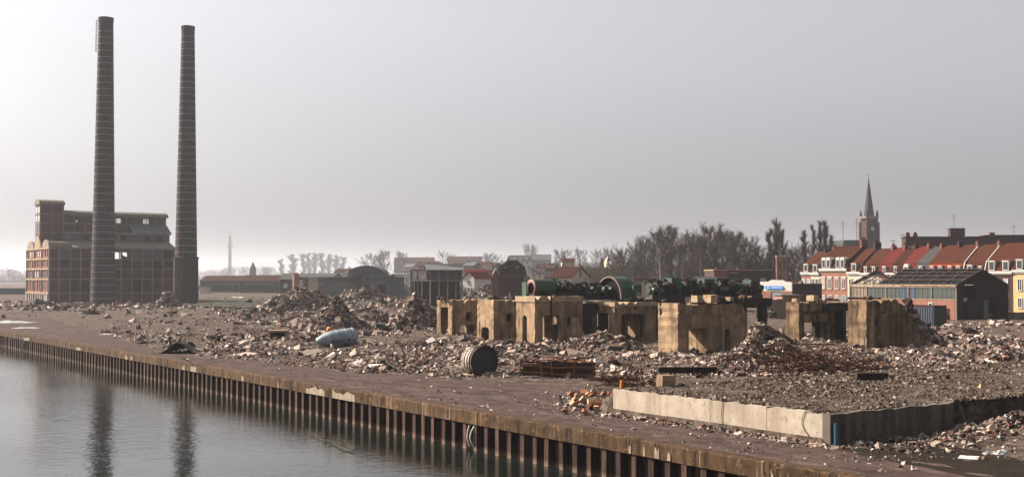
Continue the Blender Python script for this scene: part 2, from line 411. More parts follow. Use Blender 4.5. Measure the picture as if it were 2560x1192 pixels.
bump(t, b, noise_node(t, v, 4.5, 9, .75), .9, .18)
M['earth'] = m
tag(np_mesh('ground', np.stack([X_,Y_,Z_],-1).reshape(-1,3), FQ, M['earth'], smooth=True), kind='structure')

# paved quay strip
m, t, b = base_mat('worn quay surface', .96, .04)
v = coords(t, world=True); mp = t.nodes.new('ShaderNodeMapping')
mp.inputs['Rotation'].default_value = (0,0,math.atan2(q.y,q.x)*-1); mp.inputs['Scale'].default_value = (1,1,1)
t.links.new(v, mp.inputs['Vector']); mp2 = t.nodes.new('ShaderNodeMapping'); mp2.inputs['Scale'].default_value = (.26,1.0,1); t.links.new(mp.outputs[0], mp2.inputs['Vector'])
f1 = ramp(t, noise_node(t, mp2.outputs[0], 1.6, 8, .7, .4), [(.38, G0), (.66, G1)])
f2 = ramp(t, noise_node(t, mp2.outputs[0], 1.7, 9, .80, .8), [(.52, G0), (.72, (.8,)*3)])
f3 = ramp(t, noise_node(t, v, .5, 7, .7, .8), [(.48, G0), (.66, (.75,)*3)])
f4 = ramp(t, noise_node(t, v, 14, 4, .8), [(.35, (.75,)*3), (.7, (1.2,)*3)])
c = mix(t, f1, (.115,.076,.068), (.066,.045,.041)); c = mix(t, f3, c, (.032,.024,.023)); c = mix(t, f2, c, (.27,.21,.18))
c = mix(t, 1.0, c, f4, 'MULTIPLY')
t.links.new(c, b.inputs['Base Color']); bump(t, b, noise_node(t, v, 7, 8, .75), .5, .05)
M['pave'] = m
pb = [(v.x, v.y) for v in pave_pts + pave_w]
dense = []
for i in range(len(pb)):
    a, c2 = Vector(pb[i]), Vector(pb[(i+1)%len(pb)]); k = 1 if i in (len(pb)-1, len(pave_pts), len(pave_pts)-1) else max(1, int((a-c2).length/1.2))
    for j in range(k):
        w = a.lerp(c2, j/k)
        if k > 1 and j: w = w + Vector((random.uniform(-.35,.35), random.uniform(-.35,.35)))
        dense.append((w.x, w.y, 0))
tris = geometry.tessellate_polygon([[Vector(a) for a in dense]])
mb = MB(); mb.add([(a,b_,.015) for a,b_,_ in dense], [tuple(x) for x in tris])
tag(mb.build('pavement', M['pave']), kind='structure')

# canal water
m, t, b = base_mat('canal water', .02, .5)
b.inputs['Base Color'].default_value = (.006,.008,.007,1); b.inputs['IOR'].default_value = 1.33
v = coords(t, world=True)
mp = t.nodes.new('ShaderNodeMapping'); mp.inputs['Scale'].default_value = (.55,1.0,1); t.links.new(v, mp.inputs['Vector'])
n1 = noise_node(t, mp.outputs[0], 2.6, 4, .5, .6); n2 = noise_node(t, mp.outputs[0], 8.0, 3, .5, .4)
ad = t.nodes.new('ShaderNodeMath'); ad.operation = 'MULTIPLY_ADD'; ad.inputs[1].default_value = .3
t.links.new(n2, ad.inputs[0]); t.links.new(n1, ad.inputs[2])
patch = ramp(t, noise_node(t, v, .045, 3, .5, .3), [(.36, (.35,)*3), (.6, G1)])
ml = t.nodes.new('ShaderNodeMath'); ml.operation = 'MULTIPLY'; t.links.new(ad.outputs[0], ml.inputs[0]); t.links.new(patch, ml.inputs[1])
bump(t, b, ml.outputs[0], .8, .025)
WZ = -1.72
a0, a1, a2, a3 = UV(500,.12,WZ), UV(-5000,.12,WZ), UV(-5000,-600,WZ), UV(500,-600,WZ)
mb = MB(); mb.add([a0,a1,a2,a3], [(0,1,2,3)])
tag(mb.build('water', m, fix=False), kind='structure')

# quay wall: coping beams and sheet piles
qw = thing('quay_wall', 'long canal quay wall of rusty sheet piling under a mossy concrete coping', 'quay wall', UV(0,0,0), ROT_ROW)
edges = []; uu = -88.0
while uu < uW1+56:
    L = random.choice((9.5,10.5,12.0)); edges.append((uu, uu+L)); uu += L
for k, (a, b_) in enumerate(edges):
    mb = MB(); n = 10; dz = random.uniform(-.012,.012)
    sec = [(-.10,-.56),(.42,-.56),(.42,.02),(-.06,.02),(-.10,-.03)]
    vs = []; 
    for i in range(n+1):
        x = a+.012 + (b_-a-.024)*i/n; j = random.uniform(-.012,.012)
        vs += [(x, y+(j if y<0 else 0), z+dz+(j*.5 if z>-.1 else 0)) for y, z in sec]
    fs = []
    for i in range(n):
        for s_ in range(5): fs.append((i*5+s_, i*5+(s_+1)%5, (i+1)*5+(s_+1)%5, (i+1)*5+s_))
    fs += [(0,1,2,3,4), tuple(n*5+i for i in (4,3,2,1,0))]
    mb.add(vs, fs); mb.build('coping_beam', M['coping'], qw)
mb = MB(); mb.box(-90, uW1+57, .30, .36, -3, -.57); mb.build('backing_plate', M['rust_dark'], qw)
# pale lime-washed patches on the coping, thin slabs of efflorescence
def upx(px): 
    P = UV(0,0); return tpx(P, q, px)
M['lime'] = mat('lime stain', (.42,.35,.27), (.22,.17,.12), 3, .9, .15, streak=(.22,.17,.12), samt=.9, sscale=5)
for a, b_, hh in ((772,818,.40),(838,893,.42),(320,325,.35),(333,338,.3),(462,468,.4),(483,497,.42),(610,616,.36),(1640,1652,.38),(1612,1617,.38),(1576,1582,.3),(196,208,.25),(65,78,.3),(700,704,.3),(1672,1680,.34),(1930,1936,.3)):
    ua, ub = upx(a), upx(b_); mb = MB(); pts = [(ua,-.53)]; k = 6
    pts = [(ua,-.545),(ub,-.545)] + [(ub-(ub-ua)*i/k, -.545+hh*random.uniform(.55,1.2)) for i in range(k+1)]
    mb.plate([(x,min(z,-.06)) for x,z in pts], [], (0,-.122,0), (1,0,0), (0,0,1), (0,1,0), .012)
    mb.build('lime_patch', M['lime'], qw)
pm = MB()
sec = [(-.46,.26),(-.21,.26),(-.14,-.04),(.14,-.04),(.21,.26),(.46,.26)]
vs = [(x,y,-.50) for x,y in sec] + [(x,y,-3) for x,y in sec]
pm.add(vs, [(i,i+1,i+7,i+6) for i in range(5)])
first = pm.build('sheet_pile', M['pile'], qw, fix=False); first.location.x = -86.5; k = 1
pit = .92
while -86.5 + k*pit < uW1+56:
    o = first.copy(); COL.objects.link(o); o.parent = qw; o.location.x = -86.5+k*pit; o.location.y = random.uniform(-.03,.03); o.location.x += random.uniform(-.03,.03); o.rotation_euler = (0, random.gauss(0,.008), random.gauss(0,.03)); k += 1
# hoop ladders
def ladder(px, label):
    P = UV(upx(px), 0, 0); t_ = thing('quay_ladder', label, 'ladder', (P.x,P.y,0), ROT_ROW, 'hoop ladders on the quay wall')
    for sx in (-.2,.2):
        mb = MB(); pts = [(sx, -.12 - .22*math.sin(math.pi*i/10)*(1 if sx>0 else .55), -.62-.95*i/10) for i in range(11)]
        mb.path(pts, .035); mb.build('rail', M['white'], t_)
    for i in range(3):
        mb = MB(); mb.tube((-.2,-.20,-.8-.25*i), (.2,-.24,-.8-.25*i), .018); mb.build('rung', M['rust'], t_)
ladder(1186, 'white curved hoop ladder hanging on the sheet piling near the middle of the quay')
ladder(66, 'small pale hoop ladder on the quay wall nearest the left edge')

# pale retaining walls in front of the raised slab
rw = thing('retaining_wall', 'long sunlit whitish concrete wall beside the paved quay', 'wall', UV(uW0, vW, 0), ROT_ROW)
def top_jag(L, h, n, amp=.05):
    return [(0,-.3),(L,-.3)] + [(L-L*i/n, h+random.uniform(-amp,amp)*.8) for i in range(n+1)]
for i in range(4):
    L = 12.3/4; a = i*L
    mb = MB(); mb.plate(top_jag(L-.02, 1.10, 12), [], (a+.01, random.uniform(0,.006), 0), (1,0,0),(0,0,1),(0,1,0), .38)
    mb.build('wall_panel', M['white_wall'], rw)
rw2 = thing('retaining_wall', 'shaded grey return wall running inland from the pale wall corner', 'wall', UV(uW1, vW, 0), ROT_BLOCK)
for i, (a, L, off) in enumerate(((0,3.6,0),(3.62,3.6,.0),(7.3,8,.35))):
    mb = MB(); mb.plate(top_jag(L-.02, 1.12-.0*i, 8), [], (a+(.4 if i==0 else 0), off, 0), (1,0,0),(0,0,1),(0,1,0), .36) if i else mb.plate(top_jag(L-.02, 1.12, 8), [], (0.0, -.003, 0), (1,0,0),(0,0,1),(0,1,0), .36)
    mb.build('wall_panel', M['return_wall'], rw2)
# corner pipe
mb = MB(); P = UV(uW1+.12, vW+.16, 0); mb.tube((P.x,P.y,-.1),(P.x,P.y,.82),.085,n=14)
tag(mb.build('corner_pipe', M['pipe_blue'], smooth=False), 'upright blue plastic pipe at the corner of the pale wall', 'pipe')
# hanging cables on the pale wall
for px_, lab in ((1806,'thin dark cable hanging down the middle of the pale wall'),(2010,'dark cable looping down the pale wall near its corner')):
    P = UV(0,0); uu = tpx(UV(uW0,vW), q, px_)+uW0; L_ = UV(uu, vW)
    mb = MB(); k = .35 if px_ > 1900 else .06
    pts = [UV(uu+.9*(1 if px_>1900 else .1), vW+.9, PLAT+.12), UV(uu+.3, vW+.2, PLAT+.12)] + [UV(uu - k*math.sin(i/9*math.pi) + .5*(i/9 if px_>1900 else 0), vW-.03, PLAT*(1-i/9)+.05) for i in range(10)]
    mb.path(pts, .014, 5); tag(mb.build('loose_cable', M['cable']), lab, 'cable')
# floating branch
fb = thing('floating_branch', 'bare forked branch floating on the canal before the piling', 'branch', G(832,1108,WZ))
a = G(778,1087,WZ)-fb.location; b_ = G(886,1130,WZ)-fb.location
mb = MB(); pts = [a.lerp(b_, i/8)+Vector((random.uniform(-.06,.06),random.uniform(-.06,.06),.06+random.uniform(0,.08))) for i in range(9)]
for i in range(8): mb.tube(pts[i], pts[i+1], .022+.003*i*(1 if i<5 else .8), n=6)
mb.build('stem', M['bark'], fb)
for k in range(7):
    s0 = pts[random.randint(1,7)]; mb = MB(); d = Vector((random.uniform(-.6,.6),random.uniform(-.3,.6),random.uniform(.1,.35)))
    mb.tube(s0, s0+d, .016, .006, n=5); mb.build('side_twig', M['bark'], fb)

# dark mossy earth in the near corner
mm = mat('dark mossy earth', (.030,.020,.014), (.016,.012,.009), .8, .97, .08, spots=(.030,.032,.010), world=True, bmp=.8, bd=.08)
dp = [G(a,b_) for a,b_ in ((2096,1120),(2140,1135),(2210,1150),(2330,1172),(2440,1196),(2620,1230),(2640,1120),(2500,1080),(2350,1085),(2200,1100))]
mb = MB(); mb.add([(v.x,v.y,.022) for v in dp], [tuple(x) for x in geometry.tessellate_polygon([[Vector((v.x,v.y,0)) for v in dp]])]); tag(mb.build('dirt_patch', mm), kind='structure')

# far grass
def sheet(name, poly, z, m):
    vs = [G(a,b_) for a,b_ in poly]; tr = geometry.tessellate_polygon([[Vector((v.x,v.y,0)) for v in vs]])
    mb = MB(); mb.add([(v.x,v.y,z) for v in vs], [tuple(x) for x in tr]); return tag(mb.build(name, m), kind='structure')
M['grass'] = mat('dull grass', (.055,.055,.036), (.075,.060,.045), .12, .97, .1, spots=(.05,.052,.035), world=True, bmp=0)

# ---------------------------------------------------------------- rubble
ZONES = [   # polygon in the photograph, weight, size factor
    ([(-60,758),(460,758),(520,772),(300,776),(-60,778)], 1.0, 1.0),
    ([(-60,778),(330,776),(330,800),(250,830),(100,800),(-60,795)], .05, .7),
    ([(330,776),(560,770),(620,800),(560,880),(470,890),(240,835)], .33, .8),
    ([(500,765),(1120,765),(1120,800),(560,800)], .62, .9),
    ([(560,800),(1120,800),(1120,850),(850,925),(640,905),(500,890)], .75, 1.0),
    ([(1120,830),(2400,830),(2600,860),(2600,930),(1500,950),(1130,950),(850,928),(1000,860)], 1.15, 1.0),
    ([(2300,805),(2620,805),(2620,832),(2300,832)], .55, .8),
    ([(440,745),(1100,745),(1100,766),(500,766)], .4, .8),
]
def zone_w(px, py):
    w = np.full(px.shape, .0); s = np.full(px.shape, .7)
    for poly, a, sz in ZONES:
        k = inpoly(poly, px, py); w = np.where(k, a, w); s = np.where(k, sz, s)
    return w, s
def scatter(n, x0, x1, y0, y1, wfun, zref=0.0):
    px = rng.uniform(x0, x1, n); py = rng.uniform(y0, y1, n)
    dx = (px-1280)/F; bb = (596-py)/F; dy = cp-bb*sp; dz = sp+bb*cp
    t = (zref-EYE)/dz; x = dx*t; y = dy*t
    w, s = wfun(px, py)
    w = w*(.26+1.35*np.clip(fbm(x*.17, y*.17)*1.6+.24, 0, 1.1))
    k = rng.uniform(0, 1.2, n) < w
    return x[k], y[k], s[k]
x, y, s = scatter(165000, -60, 2620, 742, 960, zone_w)
u, v = uv(x, y); keep = (v > .6) & ~((u > uW0-4) & (v > vW)); x, y, s = x[keep], y[keep], s[keep]
d = np.sqrt(x*x+y*y); sz = s*d/F*np.clip(rng.lognormal(.93, .70, len(x)), 1.7, 16); sz = np.clip(sz, .06, 1.3)
Pn = np.stack([x, y, height(x,y)+sz*.12], -1)
V, Fq = chunks(Pn, sz)
sel = d < 140
k = rng.uniform(0,1,len(x)) < .035; Ps = Pn[k]; ss = sz[k]*3.0
V2, F2 = chunks(Ps, ss, jit=.10, aspect=(.35,1.9), flat=.18, tilt=.35)
tag(np_mesh('slab_debris', V2, F2, M['rubble']), 'flat broken slabs and boards lying among the rubble', 'debris', kind='stuff')
tag(np_mesh('rubble_field', V, Fq, M['rubble']), 'broken brick and concrete rubble strewn over the demolition site', 'rubble', kind='stuff')
# slab gravel
def wplat(px, py): return np.full(px.shape, .95), np.full(px.shape, .75)
x, y, s = scatter(80000, 1500, 2600, 880, 1060, wplat, PLAT)
u, v = uv(x, y); keep = (v > vW+.25) & (u < uW1-.25) & (u > uW0-3.5); x, y, s = x[keep], y[keep], s[keep]
d = np.sqrt(x*x+y*y); sz = np.clip(d/F*rng.lognormal(.72,.55,len(x)), .022, .22)
V, Fq = chunks(np.stack([x,y,height(x,y)+sz*.15],-1), sz)
tag(np_mesh('slab_gravel', V, Fq, M['gravel']), 'fine gravel and crumbled masonry covering the raised slab', 'gravel', kind='stuff')
# spill along the wall foot, on the pavement and the dark corner
def spill(name, label, n, fn, m, lo, hi):
    pts = []; s_ = []
    for i in range(n):
        P = fn(); pts.append(P); s_.append(min(hi, random.lognormvariate(math.log(lo), .5)))
    pts = np.array(pts); s_ = np.array(s_); pts[:,2] += height(pts[:,0], pts[:,1]).clip(.01) + s_*.1
    V, Fq = chunks(pts, s_); return tag(np_mesh(name, V, Fq, m), label, 'rubble', kind='stuff')
def f_():
    P = UV(uW0-.5+random.uniform(0,13.6), vW-abs(random.gauss(0,.32))-.05); return (P.x,P.y,0)
spill('wall_spill', 'crumbs and small stones along the foot of the pale wall', 2000, f_, M['rubble'], .06, .26)
def f_():
    P = UV(uW0+random.uniform(0,12.3), vW+.05+abs(random.gauss(0,.25))); return (P.x,P.y,.05)
spill('edge_spill', 'stones resting along the top edge of the pale wall', 900, f_, M['gravel'], .06, .2)
def f_():
    P = UV(uW1-.1-abs(random.gauss(0,.25)), vW+random.uniform(0,14)); return (P.x,P.y,.05)
spill('edge_spill', 'stones resting along the top edge of the shaded return wall', 900, f_, M['gravel'], .06, .2)
def f_():
    px, py = random.uniform(250,2300), random.uniform(860,1180); P = G(px,py); u,v = uv(P.x,P.y)
    return (P.x,P.y,0) if .5 < v < vW+4 and inpoly(pave_poly, np.array(P.x), np.array(P.y)) else f_()
spill('pavement_grit', 'scattered small stones on the worn quay paving', 700, f_, M['rubble'], .045, .16)
def f_():
    P = G(random.gauss(1455,42), random.gauss(1012,14)); return (P.x,P.y,0)
spill('brick_grit', 'crumbs round the broken brick lumps by the pale wall', 500, f_, M['rubble'], .07, .22)
def f_():
    P = UV(uW1+.3+abs(random.gauss(0,1.2)), vW+random.uniform(.6,16)); return (P.x,P.y,0)
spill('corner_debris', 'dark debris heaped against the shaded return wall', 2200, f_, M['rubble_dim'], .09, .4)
def f_():
    P = G(random.uniform(2100,2600), random.uniform(1085,1150)); return (P.x,P.y,0)
spill('corner_litter', 'sparse stones on the dark mossy earth at the corner', 350, f_, M['rubble'], .05, .18)

# ---------------------------------------------------------------- rubble heaps
def small_stone(seed):
    r = random.Random(seed); mb = MB(); mb.obox((0,0,0), (1,.8,.6), (0,0,0), .24, r); return mb
STONES = []
for k in range(4):
    me = bpy.data.meshes.new('stone'); g_ = small_stone(k); me.from_pydata(g_.v, [], g_.f); STONES.append(me)
STONE_M = [mat('stone tan', (.24,.17,.125), (.15,.105,.08), 4), mat('stone brick', (.15,.06,.038), (.10,.042,.03), 4), mat('stone grey', (.13,.105,.09), (.08,.065,.055), 4), mat('stone pale', (.37,.29,.225), (.25,.19,.145), 4)]
for me, m in zip(STONES, STONE_M): me.materials.append(m)
def heap(label, px, py, wpx, hpx, depthf=.8, nst=1200, nbig=18, stone=1.0, m='rubble', skew=0.0, core='earth', peaks=None, name='rubble_heap'):
    P = G(px, py); d = P.y; Wd = wpx/F*d; H = hpx/F*d; Dp = Wd*depthf
    P.y += Dp*.5; P.x *= (P.y/d)
    t_ = thing(name, label, 'rubble heap', (P.x, P.y, 0))
    pk = peaks or [(skew, 0, 1.0, .40)]
    def hz(x, y):      # local
        z = 0
        for cx, cy, a, sg in pk:
            r2 = ((x/(Wd*.5)-cx)**2 + (y/(Dp*.5)-cy)**2)/(sg**2)
            z = np.maximum(z, a*(1-np.sqrt(r2+.03)/2.25)**1.0)
        rr = np.sqrt((x/(Wd*.5))**2 + (y/(Dp*.5))**2)
        z = z*sstep(1.04, .7, rr)
        return H*z*(1+.10*fbm((x+P.x)*1.2/max(1,Wd*.15), (y+P.y)*1.2/max(1,Wd*.15), 3)) - .12
    n = 34; gx, gy = np.meshgrid(np.linspace(-Wd*.53, Wd*.53, n), np.linspace(-Dp*.53, Dp*.53, n), indexing='ij')
    ix = np.arange(n*n).reshape(n,n); fq = np.stack([ix[:-1,:-1], ix[1:,:-1], ix[1:,1:], ix[:-1,1:]],-1).reshape(-1,4)
    np_mesh('mound', np.stack([gx,gy,hz(gx,gy)],-1).reshape(-1,3), fq, M[core], t_, smooth=True)
    a = rng.uniform(0, 2*np.pi, nst*2); r = np.sqrt(rng.uniform(0,1,nst*2)); x = r*np.cos(a)*Wd*.52; y = r*np.sin(a)*Dp*.52
    k = (y < Dp*.3) | (rng.uniform(0,1,len(x)) < .25); x, y = x[k][:nst], y[k][:nst]
    s = np.clip(stone*d/F*rng.lognormal(1.6,.42,len(x)), .07, 1.0)
    V, Fq = chunks(np.stack([x,y,hz(x,y)+s*.1],-1), s)
    np_mesh('stones', V, Fq, M[m], t_)['kind'] = 'stuff'
    for i in range(nbig):
        a = random.uniform(math.pi, 2*math.pi); rr = random.uniform(.1,.95); x = rr*math.cos(a)*Wd*.5; y = rr*math.sin(a)*Dp*.5
        me = STONES[random.choice((0,0,1,2,3))]; o = bpy.data.objects.new('stone', me); COL.objects.link(o); o.parent = t_
        sc = d/F*random.uniform(9,17)*stone; o.scale = (sc*random.uniform(.8,1.3), sc, sc*random.uniform(.7,1.1))
        o.location = (x, y, float(hz(np.array(x), np.array(y)))+sc*.15); o.rotation_euler = [random.uniform(-.6,.6), random.uniform(-.6,.6), random.uniform(0,6)]
    return t_
heap('tall pointed rubble heap behind the blue tank', 835, 826, 210, 86, nst=4200, stone=.8, nbig=26, peaks=[(0.02,0,1,.33),(-.5,-.1,.35,.35),(.45,.1,.4,.3)])
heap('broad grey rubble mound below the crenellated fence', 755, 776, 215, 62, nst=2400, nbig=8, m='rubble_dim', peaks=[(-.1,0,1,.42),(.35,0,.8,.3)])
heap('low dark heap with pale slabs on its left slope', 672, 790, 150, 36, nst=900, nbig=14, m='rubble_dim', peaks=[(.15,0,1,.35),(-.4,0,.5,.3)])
heap('long mound below the two dark warehouse doors', 912, 758, 180, 46, nst=1000, nbig=6, peaks=[(-.35,0,.8,.35),(.1,0,1,.3),(.6,0,.4,.3)])
heap('low mound right of the centre field before the steel frame hall', 985, 772, 180, 28, nst=900, nbig=6, peaks=[(.0,0,1,.4)])
heap('brown rubble heap left of the first concrete foundation', 1045, 826, 190, 100, nst=4200, stone=.8, nbig=22, peaks=[(-.05,0,1,.34),(.45,.1,.62,.3),(-.5,-.1,.4,.3)])
heap('smooth grey gravel cone before the steel frame hall', 1128, 756, 140, 56, nst=1200, nbig=2, stone=.7, peaks=[(0,0,1,.42)])
heap('rubble mound before the dark gabled brick house', 1225, 758, 150, 50, nst=1200, nbig=6, peaks=[(-.1,0,1,.35),(.5,0,.8,.3),(-.6,0,.5,.3)])
heap('pale gravel cone between the factory and the right chimney', 420, 768, 92, 44, nst=700, nbig=3, stone=.8, peaks=[(0,0,1,.36)])
heap('large rubble heap before the right hand concrete foundations', 1950, 938, 520, 112, depthf=.6, nst=6500, nbig=46, stone=.85, peaks=[(-.22,.25,.92,.22),(.02,.25,.80,.25),(-.50,.0,.48,.25),(.35,.1,.45,.3),(.7,.1,.2,.3)])
heap('rubble hump between two concrete foundations by the round hood', 1500, 872, 230, 42, depthf=.5, nst=1500, nbig=18, stone=1.1, peaks=[(.1,0,1,.4),(-.5,0,.6,.3)])
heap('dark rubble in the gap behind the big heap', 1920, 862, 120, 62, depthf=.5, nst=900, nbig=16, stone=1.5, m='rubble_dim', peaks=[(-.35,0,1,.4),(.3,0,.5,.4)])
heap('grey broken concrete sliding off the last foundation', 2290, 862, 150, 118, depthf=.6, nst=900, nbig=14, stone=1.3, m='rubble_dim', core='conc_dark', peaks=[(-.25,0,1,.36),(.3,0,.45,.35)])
heap('coarse lumpy rubble rise at the right edge', 2520, 928, 260, 48, depthf=.5, nst=1800, nbig=46, stone=1.15, peaks=[(0,0,1,.5)])
heap('low rubble bank behind the rusty tank', 1290, 885, 330, 26, depthf=.3, nst=1700, nbig=16, peaks=[(-.5,0,.9,.3),(.1,0,1,.35),(.6,0,.8,.3)])
heap('dark earth bank with stones along the shaded return wall', 2520, 1092, 300, 70, depthf=.28, nst=1300, nbig=12, stone=.9, m='rubble_dim', peaks=[(.15,0,1,.42),(-.4,-.2,.5,.3)])

# individually visible lumps
def lump(px, py, size, me, label, cat='stone', z=0.0, name='concrete_chunk', rot=None, group='loose chunks on the site', zs=1):
    P = G(px, py, z); s = size/F*P.y; o = bpy.data.objects.new(name, me); COL.objects.link(o)
    zz = float(height(np.array(P.x), np.array(P.y))); P.z = max(zz, 0)+s*.22*zs
    o.location = P; o.scale = (s, s, s*zs); o.rotation_euler = rot or (random.uniform(-.5,.5), random.uniform(-.5,.5), random.uniform(0,6))
    return tag(o, label, cat, group)
for px, py, sz, k, lab in ((2512,900,34,3,'large pale block near the top of the right edge rubble'),(2546,905,30,3,'pale block cut by the right picture edge'),(2457,905,24,0,'tan chunk standing left of the big pale block'),(2496,915,22,0,'tan chunk just below the large pale block'),
    (2328,925,22,0,'lone brown stone left of the right edge rubble'),(2372,932,16,0,'small stone on the gravel slab beyond the concrete beam'),(2085,928,18,3,'pale stone at the foot of the big heap'),(1622,955,16,3,'pale stone left of the square brick block'),
    (1438,903,14,3,'pale stone by the rusty crate'),(1725,880,22,3,'cream stone in the shadow of the foundation opening'),(1812,852,18,3,'pale slab on the slope of the big heap'),(1892,828,14,3,'pale stone on the very top of the big heap'),
    (1560,845,16,1,'reddish lump on the hump by the foundation'),(1478,838,26,0,'twisted tan lump rising from the hump'),(1505,855,24,0,'ring shaped tan lump right of the twisted one'),(1430,862,18,3,'round pale boulder in front of the recess'),
    (650,845,18,3,'pale stone left of the hollow concrete block'),(905,905,10,3,'pale stone below the blue tank'),(268,795,14,3,'pale lump on the far earth track'),(690,850,12,0,'small stone by the hollow block')):
    lump(px, py, sz, STONES[k], lab)
# loose rods over the field
mb = MB()
for i in range(420):
    px_, py_ = random.uniform(480, 2560), random.uniform(800, 945); P = G(px_, py_)
    if py_ > 925 and px_ < 1500: continue
    P.z = float(height(np.array(P.x), np.array(P.y)))+.03; a_ = random.uniform(0,6.28); L_ = random.uniform(.5,2.2); d_ = Vector((math.cos(a_), math.sin(a_), random.uniform(0,.5))).normalized(); Q_ = P+d_*L_*.5
    mb.tube(P, Q_, .025, n=3, caps=False); mb.tube(Q_, Q_+(d_+Vector((random.uniform(-.5,.5),random.uniform(-.5,.5),random.uniform(-.5,.1))))*L_*.5, .025, n=3, caps=False)
tag(mb.build('loose_rods', M['rust'], fix=False), 'rusty rods and wires strewn over the rubble', 'scrap metal', kind='stuff')
# litter
def slab_thing(name, label, cat, px, py, L, D, H, m, rz, z=0.0, tilt=(0,0)):
    P = G(px, py, z); mb = MB(); mb.obox((0,0,H*.5), (L,D,H), (0,0,0), .02)
    o = mb.build(name, M[m]); o.location = (P.x, P.y, max(z, float(height(np.array(P.x), np.array(P.y))))+.01); o.rotation_euler = (tilt[0], tilt[1], rz); return tag(o, label, cat)
slab_thing('white_sheet', 'flat white board lying on the dark earth in the lower right corner', 'board', 2422, 1146, .75, .62, .02, 'white', ALPHA+.5)
def crumple(name, label, cat, px, py, s, m, zf=.5):
    P = G(px, py); mb = MB(); n = 9
    vs = []; 
    for i in range(n):
        for j in range(n):
            a = (i/(n-1)-.5); b = (j/(n-1)-.5); h = max(0, 1-4*(a*a+b*b))
            vs.append((a*s+random.uniform(-.05,.05)*s, b*s*.6+random.uniform(-.05,.05)*s, zf*s*h*random.uniform(.3,1)))
    fs = [(i*n+j,(i+1)*n+j,(i+1)*n+j+1,i*n+j+1) for i in range(n-1) for j in range(n-1)]
    mb.add(vs, fs); o = mb.build(name, M[m], fix=False); o.location = (P.x, P.y, max(.02, float(height(np.array(P.x), np.array(P.y))))); return tag(o, label, cat)
crumple('plastic_bag', 'crumpled clear plastic bag near the white board', 'bag', 2505, 1136, .62, 'plastic', .3)
crumple('plastic_bag', 'small crumpled white bag just left of the bigger one', 'bag', 2468, 1134, .35, 'plastic', .3)
crumple('plastic_bag', 'white crumpled plastic lying at the base of the big heap', 'bag', 1857, 925, .8, 'white', .5)
crumple('plastic_bag', 'white plastic scrap left of the hollow block', 'bag', 618, 848, 1.5, 'plastic', .3)
crumple('plastic_bag', 'blue plastic scrap at the edge of the paving', 'bag', 719, 886, .7, 'glass_blue', .6)
crumple('tarpaulin', 'white sheet spread on the earth at the left edge', 'tarpaulin', 20, 806, 6.5, 'plastic', .05)
crumple('tarpaulin', 'small white sheet lying by the coping at the left', 'tarpaulin', 66, 820, 3.0, 'plastic', .06)
crumple('tarpaulin', 'narrow white sheet on the earth above the coping', 'tarpaulin', 271, 836, 1.8, 'plastic', .06)
def bottle(px, py, label, m, L=.3, rz=0.5):
    P = G(px, py); t_ = thing('plastic_bottle', label, 'bottle', (P.x,P.y,.16+max(0,float(height(np.array(P.x), np.array(P.y))))), rz)
    mb = MB(); mb.lathe([(-L*.5,0),(-L*.5,.055),(L*.2,.055),(L*.38,.02),(L*.48,.02)], (0,0,-.05), (1,0,0), 10); mb.build('body', M[m], t_, smooth=True)
    mb = MB(); mb.tube((L*.48,0,-.05),(L*.55,0,-.05),.024); mb.build('cap', M['white'], t_)
bottle(2475, 1100, 'orange red bottle on the debris at the lower right', 'red_paint', .34)
bottle(2499, 1112, 'blue and white bottle beside the crumpled bag', 'tank_blue', .32, 1.4)
lump(2338, 1115, 22, STONES[3], 'yellowish stone under the shaded wall', zs=.8).active_material
o = lump(2457, 1030, 17, STONES[3].copy(), 'bright cream block on the dark bank', zs=1); o.data.materials[0] = M['cream_stone']

# broken brick lumps by the pale wall
MLAB = set()
for i in range(40):
    px, py = random.gauss(1468,34), random.gauss(1008,14); px = min(px, 1522)
    P = G(px, py); s = random.uniform(.22,.5); k = random.random()
    mb = MB(); mb.obox((0,0,0), (s, s*random.uniform(.45,.8), s*random.uniform(.22,.5)), (0,0,0), .09)
    mk = M['brick_bit'] = M.get('brick_bit') or mat('orange brick lump', (.46,.15,.07), (.33,.10,.05), 5, .9, .15, spots=(.42,.34,.27))
    o = mb.build('masonry_lump', mk if k < .42 else M['conc_cap'] if k < .8 else M['cream_stone'])
    o.location = (P.x, P.y, max(0,float(height(np.array(P.x),np.array(P.y))))+s*.2+max(0,.35-abs(px-1480)/110)*random.random()); o.rotation_euler = (random.uniform(-.9,.9), random.uniform(-.9,.9), random.uniform(0,6))
    sz_w = 'large' if s > .4 else 'medium sized' if s > .3 else 'small'; pos = 'touching the pale wall end' if px > 1500 else 'in the right half of the masonry pile' if px > 1475 else 'in the middle of the masonry pile' if px > 1450 else 'at the left edge of the masonry pile'
    mk_n = len([1 for o_ in COL.objects if o_.name.startswith('masonry_lump')])
    hgt = 'lying low' if py > 1014 else 'lying high' if py < 1000 else 'lying'
    lab_ = f"{sz_w} {'orange brick' if k < .42 else 'grey mortar' if k < .8 else 'cream stone'} lump {hgt} {pos}"
    if lab_ in MLAB: bpy.data.objects.remove(o); continue
    MLAB.add(lab_)
    tag(o, f"{sz_w} {'orange brick' if k < .42 else 'grey mortar' if k < .8 else 'cream stone'} lump {hgt} {pos}", 'masonry', 'broken masonry pile by the wall end')
# orange pipe on the slab edge
P = UV(uW0+.15, vW+.35, PLAT); mb = MB(); mb.tube(P, P+Vector((.03,.02,.42)), .07, n=12)
tag(mb.build('orange_pipe', M['orange']), 'short upright orange pipe at the left end of the pale wall', 'pipe')

